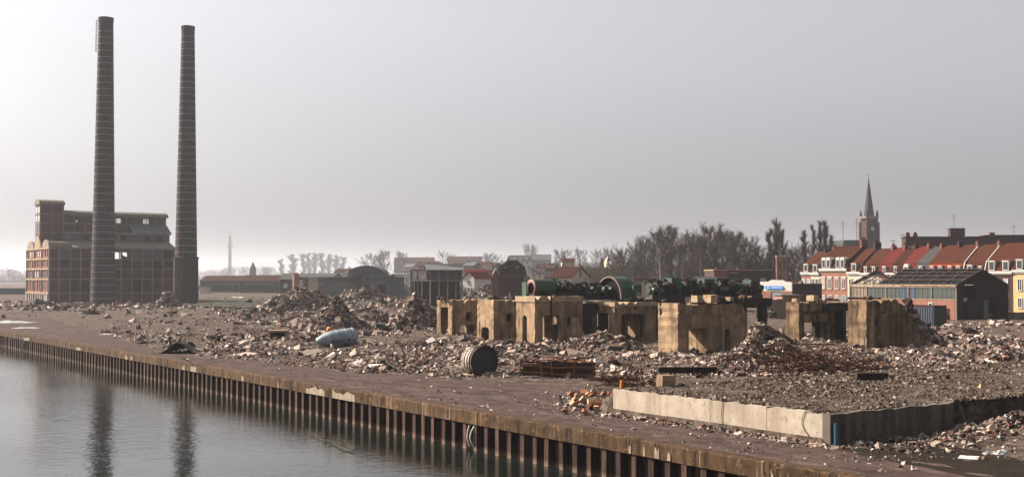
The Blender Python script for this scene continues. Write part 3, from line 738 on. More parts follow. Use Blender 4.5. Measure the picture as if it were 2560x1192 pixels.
# square hollow brick block on the slab, beams
def hollow(label, px, py, wpx, hpx, z=0.0, rz=ROT_BLOCK, m='conc', L=None):
    P = G(px, py, z); w = wpx/F*P.y; h = hpx/F*P.y; mb = MB()
    mb.plate([(0,0),(w,0),(w,h),(0,h)], [], (0,0,0), (1,0,0),(0,0,1),(0,1,0), w*.5)
    t_ = mb.build('concrete_block', M[m]); t_.location = (P.x,P.y,max(z,float(height(np.array(P.x),np.array(P.y))))-.05); t_.rotation_euler = (.03,.04,rz); return tag(t_, label, 'block')
hollow('square brown block standing on the slab left of the steel beam', 1655, 966, 44, 30, PLAT)
hollow('flat pale block behind the tank field left of the hollow one', 700, 812, 30, 6, 0)
cb = thing('hollow_block', 'hollow concrete box with a dark opening left of the blue tank', 'block', G(668,850), R(4))
mb = MB(); mb.plate([(0,0),(1.9,0),(1.9,.95),(0,.95)], [[(.28,.12),(1.72,.12),(1.72,.78),(.28,.78)]], (0,0,0), (1,0,0),(0,0,1),(0,1,0), 1.1); mb.build('shell', M['conc_cap'], cb)
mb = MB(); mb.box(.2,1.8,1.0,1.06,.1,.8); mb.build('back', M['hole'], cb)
slab_thing('concrete_beam', 'grey concrete beam lying on the gravel slab', 'beam', 2180, 952, 1.5, .4, .36, 'conc_dark', R(-4), PLAT)
slab_thing('timber_plank', 'thin pale plank on the slab right of the concrete beam', 'plank', 2270, 945, 2.0, .1, .05, 'wood', R(-14), PLAT)
slab_thing('timber_plank', 'yellow brown plank at the foot of the foundation with the lit opening', 'plank', 2045, 862, 2.6, .2, .12, 'wood', R(-6), .6)
sb = thing('steel_beam', 'dark rusty steel beam lying in front of the big heap', 'beam', G(1648,938,0), R(3))
w = 145/F*G(1648,938).y
for z0, z1, d0, d1 in ((0,.05,0,.42),(.34,.39,0,.42),(.05,.34,.18,.23)):
    mb = MB(); mb.box(0,w,d0,d1,z0+.12,z1+.12); mb.build('web' if d1 < .3 else 'flange', M['rust_dark'], sb)
# rebar tangles
def tangle(label, px, py, wpx, hpx, n, z=0.0, thick=.02, spikes=0):
    P = G(px, py, z); w = wpx/F*P.y; h = hpx/F*P.y
    zz = max(z, float(height(np.array(P.x),np.array(P.y)))); t_ = thing('rebar_tangle', label, 'scrap metal', (P.x,P.y,zz))
    mb = MB()
    for i in range(n):
        a = Vector((random.uniform(-.5,.5)*w, random.uniform(-.2,.25)*w, random.random()**2*h*.4)); d = Vector((random.uniform(-1,1), random.uniform(-.6,.6), random.uniform(-.2,.6))).normalized()
        L = random.uniform(.2,.6)*w; pts = [a]
        for k in range(6):
            d = (d + Vector((random.uniform(-.5,.5), random.uniform(-.5,.5), random.uniform(-.45,.3)))).normalized(); nx = pts[-1]+d*L/6; nx.z = min(max(nx.z, .01), h*(1-min(1,abs(nx.x)/w)**1.2)); pts.append(nx)
        mb.path(pts, thick*random.uniform(.7,1.3), 4)
    mb.build('rods', M['rust'], t_, fix=False)['kind'] = 'stuff'
    for i in range(spikes):
        x = random.uniform(-.5,.5)*w; mb = MB(); mb.tube((x,0,0),(x+random.uniform(-.5,.5),random.uniform(-.2,.2),h*random.uniform(1,1.7)), thick*1.2, n=5); mb.build('rod', M['rust_dark'], t_)
tangle('rusty brown tangle of reinforcing rods by the orange pipe', 1575, 965, 130, 55, 120, 0.3, .018, 3)
tangle('wide dark tangle of bent rods on the right slope of the big heap', 2080, 925, 260, 62, 170, .35, .022, 4)
tangle('rods scattered on top of the big heap slope', 1960, 900, 220, 45, 60, .9, .02, 2)
tangle('reddish scrap wire behind the blue tank', 800, 850, 60, 36, 50, 0, .04, 2)
tangle('small tangle of rods around the thin black post', 1010, 915, 60, 22, 30, 0, .03, 1)
tangle('rusty rods against the heap beside the first foundation', 1085, 812, 50, 50, 40, 0.4, .04, 2)
tangle('dark red scrap bushes on the field far left', 228, 788, 36, 18, 60, 0, .07, 0)
tangle('reddish scrap heap beyond the green machine scrap', 945, 800, 80, 18, 80, 0, .06, 0)
mb = MB(); P = G(1009,905); mb.path([P+Vector((0,0,-.2)), P+Vector((.02,0,.5)), P+Vector((-.1,0,1.0)), P+Vector((-.14,0,1.15))], .04, 6)
tag(mb.build('bent_post', M['black_metal']), 'thin bent black post sticking out of the rubble', 'post')
mb = MB(); P = G(1062,790,1.2); mb.path([P, P+Vector((.4,0,.35)), P+Vector((1.1,0,.3)), P+Vector((1.5,0,.5)), P+Vector((1.9,0,.2))], .07, 6)
tag(mb.build('bent_pipe', M['white']), 'curved white pipe poking from the heap beside the first foundation', 'pipe')

# rusty sheet and post by the quay at left
P = G(440, 884); mb = MB(); n = 14; w = 130/F*P.y
vs = [((i/n-.5)*w, j*1.6, max(0,.95*math.exp(-((i/n-.52)/.22)**2))*(.6+.4*math.cos(j*1.5-.6))+random.uniform(-.05,.05)) for i in range(n+1) for j in range(3)]
mb.add(vs, [(i*3+j,(i+1)*3+j,(i+1)*3+j+1,i*3+j+1) for i in range(n) for j in range(2)])
o = mb.build('buckled_sheet', M['rust_dark'], fix=False); o.location = P; tag(o, 'buckled dark rusty metal sheet lying beside the quay', 'metal sheet')
mb = MB(); P = G(424, 862); mb.lathe([(0,.2),(.1,.2),(.12,.13),(.5,.12),(.6,.24),(.75,.22),(.8,0)], P, (0,0,1), 10)
tag(mb.build('mooring_bollard', M['black_metal'], smooth=True), 'small black mooring bollard behind the buckled sheet', 'bollard')

# ---------------------------------------------------------------- blue tank wreck
P = G(845, 868); tk = thing('blue_tank', 'large pale blue metal tank with torn cone end lying on the rubble', 'tank', P, R(8)); k = P.y/F
ax = Vector((1,.25,.13)).normalized(); r = 21*k
mb = MB(); mb.lathe([(-46*k,r*.2),(-44*k,r*.38),(-30*k,r*.68),(-12*k,r*.93),(-2*k,r),(50*k,r*1.0),(54*k,r*.9),(58*k,r*.6),(60*k,0)], (-10*k,0,r*1.02), ax, 28); mb.build('shell', M['tank_blue'], tk, smooth=True)
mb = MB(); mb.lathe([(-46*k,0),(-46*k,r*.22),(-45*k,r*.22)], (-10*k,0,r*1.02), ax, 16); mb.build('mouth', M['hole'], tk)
for tt in (6,30,47):
    mb = MB(); mb.lathe([((tt-.8)*k,r*1.0),((tt-.8)*k,r*1.03),((tt+.8)*k,r*1.03),((tt+.8)*k,r*1.0)], (-10*k,0,r*1.02), ax, 28); mb.build('weld_band', M['tank_blue'], tk, smooth=True)
mb = MB(); c_ = Vector((-10*k,0,r*1.02))+ax*38*k; mb.tube(c_+Vector((.0,-r*.86,-r*.25)), c_+Vector((.0,-r*1.03,-r*.3)), 4*k, n=14); mb.build('nozzle', M['hole'], tk)
mb = MB(); mb.box(-14*k,14*k,-r*1.25,-r*1.2,.1*r,.95*r); mb.build('leaning_plate', M['slate'], tk)
mb = MB(); n = 6
for i in range(n):
    a0_ = -1.1+i*.42; a1_ = a0_+.5
    mb.add([(-46*k, r*.25*math.sin(a0_), r*.35+r*.2*math.cos(a0_)), (-46*k, r*.3*math.sin(a1_), r*.35+r*.2*math.cos(a1_)), (-83*k+random.uniform(0,12)*k, r*.9*math.sin(a1_)*random.uniform(.6,1.1), r*.3+r*.35*math.cos(a1_)*random.uniform(.4,1)), (-84*k+random.uniform(0,9)*k, r*.8*math.sin(a0_), r*.12+r*.45*max(0,math.cos(a0_)))], [(0,1,2,3)])
mb.build('torn_cone', M['tank_blue'], tk, fix=False)
for px, py, rp, lab in ((823,842,11,'orange sphere float standing behind the blue tank'),):
    P = G(px, py+6); k = P.y/F; t_ = thing('orange_drum', lab, 'drum', P, R(20)); r = rp*k
    mb = MB(); mb.lathe([(-r,0),(-r*.95,r*.45),(-r*.6,r*.85),(0,r),(r*.6,r*.9),(r*.7,r*.6)], (0,0,r*1.9), Vector((-1,.2,.35)), 18); mb.build('shell', M['orange'], t_, smooth=True)
    mb = MB(); mb.lathe([(r*.65,r*.62),(r*.75,r*.62),(r*.75,0)], (0,0,r*1.9), Vector((-1,.2,.35)), 18); mb.build('lid', M['black_metal'], t_)
    mb = MB(); mb.box(-r*.6,r*.6,-r*.6,r*.6,0,r*1.1); mb.build('stand', M['rust_dark'], t_)
P = G(783,846); k = P.y/F; mb = MB(); mb.lathe([(0,3*k),(4*k,4.5*k),(14*k,4.5*k),(18*k,3*k),(18*k,0)], P+Vector((0,0,2*k)), Vector((.45,.3,.8)), 12)
tag(mb.build('orange_cylinder', M['orange'], smooth=True), 'tilted faded orange cylinder left of the orange sphere', 'cylinder')
# green scrap machine
for px, py, w, h, lab in ((958,832,42,24,'green and rust coloured box scrap right of the orange sphere'),(1000,828,22,16,'smaller green scrap box nearest the concrete foundations')):
    P = G(px, py); k = P.y/F; t_ = thing('scrap_machine', lab, 'machine', P, R(12)); w *= k; h *= k
    mb = MB(); mb.obox((0,0,h*.25),(w,w*.5,h*.5),(0,0,0),.05); mb.build('base', M['rust'], t_)
    mb = MB(); mb.obox((-w*.2,0,h*.72),(w*.5,w*.45,h*.5),(0,.1,0),.08); mb.build('casing', M['green'], t_)
    mb = MB(); mb.tube((w*.1,-.1,h*.5),(w*.45,-.2,h*.85),h*.12,n=8); mb.build('pipe', M['green_dark'], t_)

# ---------------------------------------------------------------- rusty drum tank
P = G(1211, 943); k = P.y/F; r = 38*k
dt = thing('storage_tank', 'big rusty cylindrical tank lying on its side with a dark round end', 'tank', (P.x, P.y+r*.3, 0), 0)
ax = Vector((.52,-.86,0)).normalized(); L = 60*k; c0 = Vector((0,0,r*1.0)) - ax*L
m, t, b = base_mat('tank shell', .7, .3); v = coords(t); f = ramp(t, noise_node(t, v, 1.6, 6, .7, .6), [(.45, G0), (.52, G1)])
t.links.new(mix(t, f, (.10,.045,.03), (.50,.42,.34)), b.inputs['Base Color']); M['tank_shell'] = m
mb = MB(); mb.lathe([(0,0),(0,r*.94),(L,r*.94)], c0, ax, 36); mb.build('shell', M['tank_shell'], dt, smooth=False)
for tt, w_, rr in ((.30,.05,1.0),(.55,.04,1.0),(.80,.05,1.03),(.90,.03,1.0),(.985,.05,1.04)):
    mb = MB(); mb.lathe([(L*(tt-w_/2),r*.93),(L*(tt-w_/2),r*rr),(L*(tt+w_/2),r*rr),(L*(tt+w_/2),r*.90)], c0, ax, 36); mb.build('hoop', M['tank_shell'] if rr < 1.02 else M['rust_dark'], dt)
mb = MB(); mb.lathe([(L*.97,r*.92),(L*.985,r*.6),(L*1.0,0)], c0, ax, 36); mb.build('end_plate', M['black_metal'], dt, smooth=True)
mb = MB(); e = c0+ax*L; mb.path([e+Vector((-r*.5,0,r*.85)), e+Vector((0,-.1,r*1.1)), e+Vector((r*.7,-.1,r*.8)), e+Vector((r*1.1,-.2,r*.3))], .035, 6); mb.build('bent_strip', M['rust_dark'], dt)

# ---------------------------------------------------------------- rusty crate
P = G(1302, 945); k = P.y/F; w = 186*k; h = 48*k
ct = thing('rusty_crate', 'long collapsed rusty slatted crate lying between the tank and the pale wall', 'crate', P, R(-8))
for i in range(5):
    z = h*(.12+.18*i); mb = MB()
    pts = [Vector((w*x/6, -.05+random.uniform(-.05,.05), z+random.uniform(-.06,.06)-.10*h*x/6)) for x in range(7)]
    for a, b_ in zip(pts[:-1], pts[1:]): mb.obox((a+b_)/2, ((b_-a).length*1.02, .07, h*.10), (0,-math.asin((b_-a).z/(b_-a).length),0), .03)
    mb.build('slat', M['wood'] if i%2 else M['rust'], ct)
for x in (0.0,.28,.42,.72,.97):
    mb = MB(); mb.obox((w*x,-.12,h*.42),(.10,.07,h*1.05),(0,random.uniform(-.3,.15) if 0 < x < .9 else 0,0),.02); mb.build('post', M['wood'], ct)
for i in range(5):
    mb = MB(); x0 = w*i/5; mb.obox((x0+w*.1, .45+random.uniform(-.1,.1), h*(.92-.03*i)+random.uniform(0,.1)), (w*.26,random.uniform(.4,.9),.05), (random.uniform(-.15,.15),random.uniform(-.2,.2),random.uniform(-.3,.3)), .04); mb.build('lid_board', M['wood'], ct)
for i in range(3):
    mb = MB(); mb.tube((w*random.uniform(0,.6), random.uniform(.1,.5), h*.8),(w*random.uniform(.5,1.0), random.uniform(.1,.6), h*random.uniform(.85,1.15)), .035, n=5); mb.build('rod', M['rust'], ct)
mb = MB(); mb.box(w*.74,w*.985,-.02,.9,.08,h*.8); mb.build('dark_box', M['black_metal'], ct)
mb = MB(); mb.box(.05,w*.73,.25,.9,.04,h*.72); mb.build('core', M['rust_dark'], ct)
slab_thing('black_slab', 'grey flat sheet scrap at the foot of the crate', 'metal sheet', 1328, 948, 1.1, .4, .08, 'slate', R(20))

# ---------------------------------------------------------------- concrete foundations
def jag(pts, amp=.16, step=.35):
    out = []
    for (a, b_) in zip(pts, pts[1:]+pts[:1]):
        n = max(1, int(math.hypot(b_[0]-a[0], b_[1]-a[1])/step)); top = a[1] > 2 and b_[1] > 2
        for i in range(n):
            x, z = a[0]+(b_[0]-a[0])*i/n, a[1]+(b_[1]-a[1])*i/n
            if top and i:
                z += random.uniform(-amp, amp*.2)
                if random.random() < .16: z -= random.uniform(.15,.42)
            elif not top and i and abs(b_[0]-a[0]) < .02 and 0 < z: x += random.uniform(-.05,.05)
            out.append((x, z))
    return out
def arch(x0, x1, z0, z1, r=None, n=6):
    r = r if r is not None else (x1-x0)/2; pts = [(x0,z0),(x1,z0)]
    for i in range(n+1): a = math.pi/2*i/n; pts.append((x1-r+r*math.cos(a), z1-r+r*math.sin(a)))
    for i in range(n+1): a = math.pi/2+math.pi/2*i/n; pts.append((x0+r+r*math.cos(a), z1-r+r*math.sin(a)))
    return pts
def foundation(label, px, py, dep, L, w, h, dark_holes=(), lit_holes=(), t=.45, cap=None, solid=False, outline=None, mm='conc'):
    P = AT(px, py, dep); P.z = 0
    o = thing('turbine_foundation', label, 'concrete foundation', P, ROT_BLOCK, 'ruined concrete turbine foundations')
    z0 = -.6; out = outline or [(0,z0),(L,z0),(L,h),(0,h)]
    mb = MB()
    if solid: mb.plate(jag(out), dark_holes, (0,0,0), (1,0,0),(0,0,1),(0,1,0), w)
    else:
        mb.plate(jag(out), dark_holes, (0,0,0), (1,0,0),(0,0,1),(0,1,0), t)
        mb.plate(jag(out), dark_holes, (0,w-t,0), (1,0,0),(0,0,1),(0,1,0), t)
        mb.plate([(t,z0),(w-t,z0),(w-t,h-.03),(t,h-.03)], lit_holes, (.004,0,0), (0,1,0),(0,0,1),(1,0,0), t)
        if L > 4: mb.plate([(t,z0),(w-t,z0),(w-t,h-.03),(t,h-.03)], [], (L-t-.004,0,0), (0,1,0),(0,0,1),(1,0,0), t)
        mb.box(t+.01, L-t-.01, t, w-t, h-.75, h-.06)
    mb.build('walls', M[mm], o)
    if cap:
        mb = MB(); mb.plate(jag([(-.08,h+.003),(cap[0],h+.003),(cap[0],h+cap[1]),(-.08,h+cap[1])], .03), [], (0,-.08,0),(1,0,0),(0,0,1),(0,1,0), w+.16); mb.build('cap', M['conc_cap'], o)
    return o
fA = foundation('leftmost pale foundation with a tall doorway in its sunlit end', 1130, 838, 125, 4.6, 3.1, 3.75, [[(1.7,1.5),(2.5,1.5),(2.5,2.45),(1.7,2.45)], [(.7,-.4),(3.6,-.4),(3.3,1.15),(1.1,1.05)]], [[(.8,-.4),(2.3,-.4),(2.3,2.95),(.8,2.95)]])
fB = foundation('foundation with a small low arched hole, second from the left', 1234, 845, 119, 4.4, 3.0, 3.85, [[(1.5,1.65),(2.3,1.65),(2.3,2.5),(1.5,2.5)]], [arch(.85,2.25,-.4,1.1,.4)])
fC = foundation('tallest foundation with protruding pale cap and narrow arched slot', 1337, 858, 110.5, 5.6, 3.0, 3.8, [arch(.9,2.9,-.5,2.6,.35), [(3.7,1.6),(4.4,1.6),(4.4,2.4),(3.7,2.4)]], [arch(1.25,2.0,-.5,2.55)], cap=(5.6,.52))
fD = foundation('T shaped foundation with an overhanging head beside the round hood', 1537, 853, 114, 5.2, 5.2, 3.3, [arch(.8,3.9,-.5,2.6,.4)], [arch(.9,3.4,-.5,2.7,.35)], t=.55, cap=(5.2,.42))
fE = foundation('widest sunlit foundation in front with a square opening', 1695, 885, 94.7, 7.6, 2.35, 3.85, [[(1.15,-.5),(3.3,-.5),(3.0,2.0),(1.15,2.0)], [(5.0,-.5),(5.9,-.5),(5.7,1.7),(5.1,1.9)]], solid=True, outline=[(0,-.6),(7.6,-.6),(7.6,3.0),(7.1,3.7),(6.2,3.95),(0,4.0)])
fF = foundation('foundation with a broad trapezoid opening right of the gap', 1998, 853, 112, 4.9, 1.6, 3.75, [[(.7,-.5),(3.9,-.5),(3.6,1.85),(.7,1.85)], [(4.15,-.5),(4.7,-.5),(4.4,1.6)]], solid=True, mm='conc_mid')
fG = foundation('rightmost foundation with sloping broken shoulder', 2167, 870, 103, 7.2, 2.0, 4.05, [], solid=True, outline=[(0,-.6),(7.4,-.6),(7.0,1.6),(6.2,2.6),(5.0,3.6),(4.0,4.15),(1.2,4.1),(0,4.05)], mm='conc_mid')
# buttress and inner details on E, F, G
def part_box(par, name, m, *b): mb = MB(); mb.box(*b); return mb.build(name, M[m], par)
mb = MB(); mb.plate([(1.5,-.6),(6.6,-.6),(6.3,1.6),(5.6,2.6),(4.4,3.2),(1.5,2.9)], [], (0,-.55,0),(1,0,0),(0,0,1),(0,1,0),.54); mb.build('buttress', M['conc_mid'], fG)
part_box(fG, 'pilaster', 'conc', .35, .8, -.14, -.005, -.6, 4.0)
mb = MB(); mb.plate([(.9,2.2),(1.6,3.1),(2.1,3.1),(2.1,1.2)], [], (0,-.3,0),(1,0,0),(0,0,1),(0,1,0),.29); mb.build('bracket', M['conc_mid'], fG)
part_box(fF, 'beam', 'conc_mid', .55, 4.6, -.22, -.01, 1.9, 2.75)
part_box(fF, 'beam', 'conc_mid', .45, 4.7, -.30, -.01, 2.9, 3.65)
part_box(fE, 'ledge', 'conc', .06, 7.0, -.07, -.01, 3.1, 3.85)
part_box(fE, 'slot', 'hole', -.012, .3, 1.95, 2.15, 2.75, 4.02)
part_box(fC, 'slot', 'hole', 1.75, 1.9, -.10, -.02, 2.4, 4.33)
part_box(fA, 'window_frame', 'conc_cap', 1.62,2.58,-.04,-.003,2.45,2.55)
# dark decks carrying the machines
def deck(label, px, dep, L, w, z0, z1, npil, pz=-.5):
    P = AT(px, 800, dep); P.z = 0; o = thing('machine_deck', label, 'concrete deck', P, ROT_BLOCK)
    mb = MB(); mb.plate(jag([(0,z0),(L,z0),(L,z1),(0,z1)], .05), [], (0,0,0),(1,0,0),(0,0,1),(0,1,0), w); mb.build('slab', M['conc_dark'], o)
    for i in range(npil):
        x = .4+(L-1.6)*i/max(1,npil-1)
        for yy in (.35, w-.95):
            mb = MB(); mb.box(x, x+.8, yy, yy+.6, pz, z0-.004); mb.build('pillar', M['conc_dark'], o)
    mb = MB(); mb.box(.6, L-.6, w*.62, w*.62+.3, pz, z0-.01); mb.build('spine_wall', M['conc_dark'], o)
    return o
deck('dark deck between the capped and the T shaped foundations', 1411, 113.6, 6.0, 4.0, 2.9, 3.55, 3)
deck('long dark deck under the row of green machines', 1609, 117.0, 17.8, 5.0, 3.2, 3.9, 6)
mb = MB(); P = G(1440, 858); mb.plate([(0,-.3),(2.6,-.3),(2.2,.3),(1.2,.6),(.5,1.6),(.35,2.3),(0,2.4)], [], (0,0,0),(1,0,0),(0,0,1),(0,1,0),.8)
o = mb.build('broken_pier', M['conc']); o.location = P; o.rotation_euler = (0,0,ROT_BLOCK); tag(o, 'curved remnant of a broken concrete pier in the dark recess', 'concrete pier')
bk = thing('machine_deck', 'dark concrete frame added to blacken the gap between the two right hand foundations', 'concrete deck', AT(2062,800,113.5), ROT_BLOCK); bk.location.z = 0  # added dark frame, keeps the gap between these foundations black
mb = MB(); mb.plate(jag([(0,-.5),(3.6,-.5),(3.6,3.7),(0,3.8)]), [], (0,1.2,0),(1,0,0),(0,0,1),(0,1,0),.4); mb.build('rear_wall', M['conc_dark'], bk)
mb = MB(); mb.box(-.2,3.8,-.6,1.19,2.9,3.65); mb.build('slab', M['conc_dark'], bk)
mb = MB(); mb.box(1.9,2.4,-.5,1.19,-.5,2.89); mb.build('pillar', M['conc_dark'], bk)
# blocks on top of the wide foundation
for i, (px, py, dep, sx, sz_) in enumerate(((1742,756,95.6,.75,.55),(1775,756,96.6,.95,.62),(1824,752,98,.55,.32),(2032,752,113,.95,.55),(1990,755,112.5,.6,.35))):
    P = AT(px, py, dep); mb = MB(); mb.obox((0,0,sz_/2),(sx*.75,sx,sz_),(0,0,0),.05)
    o = mb.build('bearing_block', M['conc_cap']); o.location = P; o.rotation_euler = (0,0,ROT_BLOCK)
    tag(o, ('pale cube at the left on top of the wide front foundation','largest pale cube on top of the wide front foundation','small low pale cube near the broken end of the wide foundation','rounded pale lump on top of the foundation with the trapezoid opening','smaller lump at the left end of the trapezoid opening foundation')[i], 'concrete block', 'pale blocks on the foundations')
part_box(fE, 'plinth', 'conc_dark', 2.6, 6.3, .5, 2.0, 4.0, 4.45)

# ---------------------------------------------------------------- green machines
def machine(name, label, cat, P, L, Wd, H, cas='green_pale', seed=0, kind=0, rz=ROT_BLOCK):
    r_ = random.Random(seed); t_ = thing(name, label, cat, P, rz)
    mb = MB(); mb.obox((L/2,Wd/2,H*.11),(L*.96,Wd*.85,H*.22),(0,0,0),.02,r_); mb.build('bedplate', M['green_dark'], t_)
    mb = MB(); rr = H*.30
    mb.lathe([(0,0),(0,rr*.7),(L*.08,rr*.75),(L*.1,rr),(L*.42,rr*r_.uniform(.9,1.1)),(L*.44,rr*.75),(L*.55,rr*.75),(L*.57,rr*1.1),(L*.9,rr*r_.uniform(.8,1.05)),(L*.92,rr*.6),(L,rr*.55),(L,0)], (0,Wd*.42,H*.5), (1,0,0), 16)
    mb.build('casing', M[cas], t_, smooth=False)
    for x in (.09,.43,.56,.91):
        mb = MB(); mb.lathe([(L*x-.06,rr*.7),(L*x-.06,rr*1.22),(L*x+.06,rr*1.22),(L*x+.06,rr*.7)], (0,Wd*.42,H*.5), (1,0,0), 16); mb.build('flange', M['green_dark'], t_)
    for i in range(8):
        x = L*r_.uniform(.05,.95); y = Wd*r_.uniform(.0,.9); mb = MB(); z1 = H*r_.uniform(.75,1.02)
        mb.tube((x,y,H*.2),(x,y,z1), H*r_.uniform(.05,.10), n=8); mb.tube((x,y,z1),(x+r_.uniform(-.3,.3)*L,y+.2,z1*.98), H*.06, n=8); mb.build('pipe', M[r_.choice(('green','green_dark','rust','rust_dark','green_dark'))], t_)
    mb = MB(); mb.obox((L*.5,Wd*.95,H*.45),(L*.9,Wd*.2,H*.8),(0,0,0),.08,r_); mb.build('rear_casing', M['green_dark'], t_)
    for i in range(6):
        x = L*r_.uniform(.1,.9); y = -Wd*.02; z = H*r_.uniform(.3,.7); mb = MB()
        mb.tube((x,y+.3,z),(x,y-.05,z), H*.11, n=12); mb.build('valve', M[r_.choice(('green_pale','rust_dark','green_dark','green'))], t_)
    mb = MB()
    for i in range(3):
        a = Vector((L*r_.random(), Wd*r_.random()*.3, H*r_.uniform(.3,.9))); mb2 = a+Vector((r_.uniform(-.4,.4)*L, 0, r_.uniform(-.2,.2)*H)); mb.tube(a, mb2, .035, n=5)
    mb.build('small_pipes', M['rust'], t_)['kind'] = 'stuff'
    if kind == 1: mb = MB(); mb.box(L*.2,L*.8,Wd*.1,Wd*.8,H*.82,H*1.05); mb.build('top_box', M['green'], t_)
    if kind == 2: mb = MB(); mb.lathe([(0,H*.28),(L*.6,H*.28)], (L*.2,Wd*.45,H*.95), (1,0,0), 14, math.pi, 2*math.pi); mb.build('curved_cover', M['green_pale'], t_, smooth=True)
    return t_
# first set: ring faced generator on the capped foundation
P1 = AT(1345, 741, 112.5)
gt = thing('generator', 'green generator with red ringed round end on the tallest foundation', 'generator', (P1.x, P1.y, 4.33), ROT_BLOCK)
mb = MB(); mb.lathe([(0,.62),(0,.80),(.12,.82),(2.3,.80),(2.4,.6),(2.4,0)], (0,1.0,.75), (1,0,0), 24); mb.build('casing', M['green'], gt, smooth=False)
mb = MB(); mb.lathe([(-.10,.50),(-.12,.80),(-.0,.84),(.02,.5)], (0,1.0,.75), (1,0,0), 24); mb.build('ring', M['red_paint'], gt, smooth=True)
mb = MB(); mb.lathe([(.05,.6),(.05,0)], (0,1.0,.75), (1,0,0), 20); mb.build('opening', M['hole'], gt)
mb = MB(); mb.box(-.3,2.5,.15,1.9,-.02,.18); mb.build('bedplate', M['green_dark'], gt)
mb = MB(); mb.box(-.5,-.38,1.2,1.9,0,1.3); mb.build('end_panel', M['green'], gt)
labs = ['first oily green machine right of the red ringed generator','second oily green machine right of the ringed generator','third green machine in the row before the round hood']
P0 = AT(1395, 741, 114.0); P0.z = 3.55
for i in range(3):
    Q = P0 + p*(2.15*i+.2); Q.z = 3.55 + (.75 if i == 0 else .35)
    machine('turbine', labs[i], 'turbine', Q, 2.3, 1.9, 1.65, ('green_dark','green_dark','green_dark')[i], 11+i, 0)
# hood
P2 = AT(1548, 750, 117.2)
hd = thing('turbine_hood', 'large round green hood with a dark open mouth and pinkish rim', 'turbine hood', (P2.x-.3, P2.y-.2, 3.86), ROT_BLOCK)
cy, cz, rr = 1.2, .34, 1.96
def hoodring(x0, x1, r0, r1, name, m, sm=True):
    mb = MB(); o_ = []; n = 22
    for x in (x0, x1):
        for r_ in (r0, r1):
            pts = [(x, cy+r_*.98*math.cos(a), cz+r_*math.sin(a)) for a in [math.pi*i/n for i in range(n+1)]]
            pts = [(x, cy+r_*.98, -.02)] + pts + [(x, cy-r_*.98, -.02)]; o_.append(pts)
    k = len(o_[0]); vs = [v for l in o_ for v in l]; fs = []
    for i in range(k-1):
        fs += [(k+i,k+i+1,3*k+i+1,3*k+i),(i,i+1,k+i+1,k+i),(2*k+i,2*k+i+1,3*k+i+1,3*k+i),(i,i+1,2*k+i+1,2*k+i)]
    mb.add(vs, fs); return mb.build(name, M[m], hd, smooth=False)
hoodring(.12, 1.9, rr-.10, rr, 'shell', 'green')
hoodring(-.02, .115, rr-.12, rr+.03, 'rim', 'rim')
hoodring(.125, 1.85, rr-.20, rr-.11, 'lining', 'black_metal')
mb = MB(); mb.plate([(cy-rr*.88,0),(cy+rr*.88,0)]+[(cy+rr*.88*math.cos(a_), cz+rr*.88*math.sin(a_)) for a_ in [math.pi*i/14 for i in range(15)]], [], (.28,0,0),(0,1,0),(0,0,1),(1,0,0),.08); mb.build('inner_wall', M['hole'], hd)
mb = MB(); mb.box(1.9,1.98,cy-rr*.80,cy+rr*.80,0,cz+rr*.55); mb.build('back_wall', M['green'], hd)
mb = MB(); mb.box(1.3,2.3,-1.1,-.80,.75,1.45); mb.build('side_box', M['green'], hd)
labs = ['green machine directly right of the round hood','machine under the first dark green drum','machine topped with a pale green curved cover','machine with a dark flat top box in the middle of the row','bulky machine with a domed cover near the row end','machine with tall thin pipes near the row end','last low dark machine at the right end of the row']
P0 = AT(1632, 748, 119.5)
for i in range(7):
    Q = P0 + p*(2.25*i); Q.z = 3.9
    machine('turbine', labs[i], 'turbine', Q, 2.15, 1.8, (1.9,2.0,2.1,1.9,2.1,1.9,1.8)[i], ('green_dark','green_dark','green','green_dark','green_dark','green_dark','green_dark')[i], 31+i, (0,1,2,1,2,0,1)[i])
gp = thing('gantry_pipe', 'thin rusty pipe gantry standing beside the round hood', 'pipe gantry', AT(1612,752,114.5), ROT_BLOCK)
for x in (0,):
    mb = MB(); mb.tube((x,0,0),(x,0,2.05),.05); mb.build('post', M['rim'], gp)
mb = MB(); mb.tube((-1.2,.2,2.05),(1.4,0,2.05),.05); mb.build('rail', M['rust'], gp)
# scrap on the tops of the remaining foundations
def topscrap(label, px, py, dep, wpx, n, seed):
    P = AT(px, py, dep); k = dep/F; r_ = random.Random(seed); t_ = thing('scrap_pile', label, 'scrap metal', P, ROT_BLOCK)
    for i in range(n):
        s = r_.uniform(3,9)*k; mb = MB(); mb.obox((r_.uniform(-.5,.5)*wpx*k, r_.uniform(0,1.6), s*.3), (s*r_.uniform(.6,1.8), s, s*.8), (r_.uniform(-.5,.5),r_.uniform(-.5,.5),r_.uniform(0,3)), .2, r_)
        mb.build('scrap_piece', M[r_.choice(('rust_dark','conc_dark','green_dark','conc','rust'))], t_)
topscrap('crumbs of concrete and rust on the widest front foundation', 1790, 755, 97, 130, 20, 7)
topscrap('oily scrap lying on the T shaped foundation', 1590, 752, 116, 60, 12, 8)
topscrap('scrap between the ringed generator and its machines', 1400, 742, 113, 60, 10, 9)
topscrap('dark scrap on the leftmost foundation', 1112, 747, 125.5, 22, 7, 1)
topscrap('scrap and rods on the second foundation', 1262, 747, 120, 60, 14, 2)
topscrap('dark scrap along the foundation with the trapezoid opening', 2062, 752, 114, 100, 26, 3)
topscrap('scrap hump on the rightmost foundation', 2195, 748, 105, 44, 12, 4)
topscrap('scrap at the crumbling end of the machine row', 1880, 745, 121, 36, 14, 5)
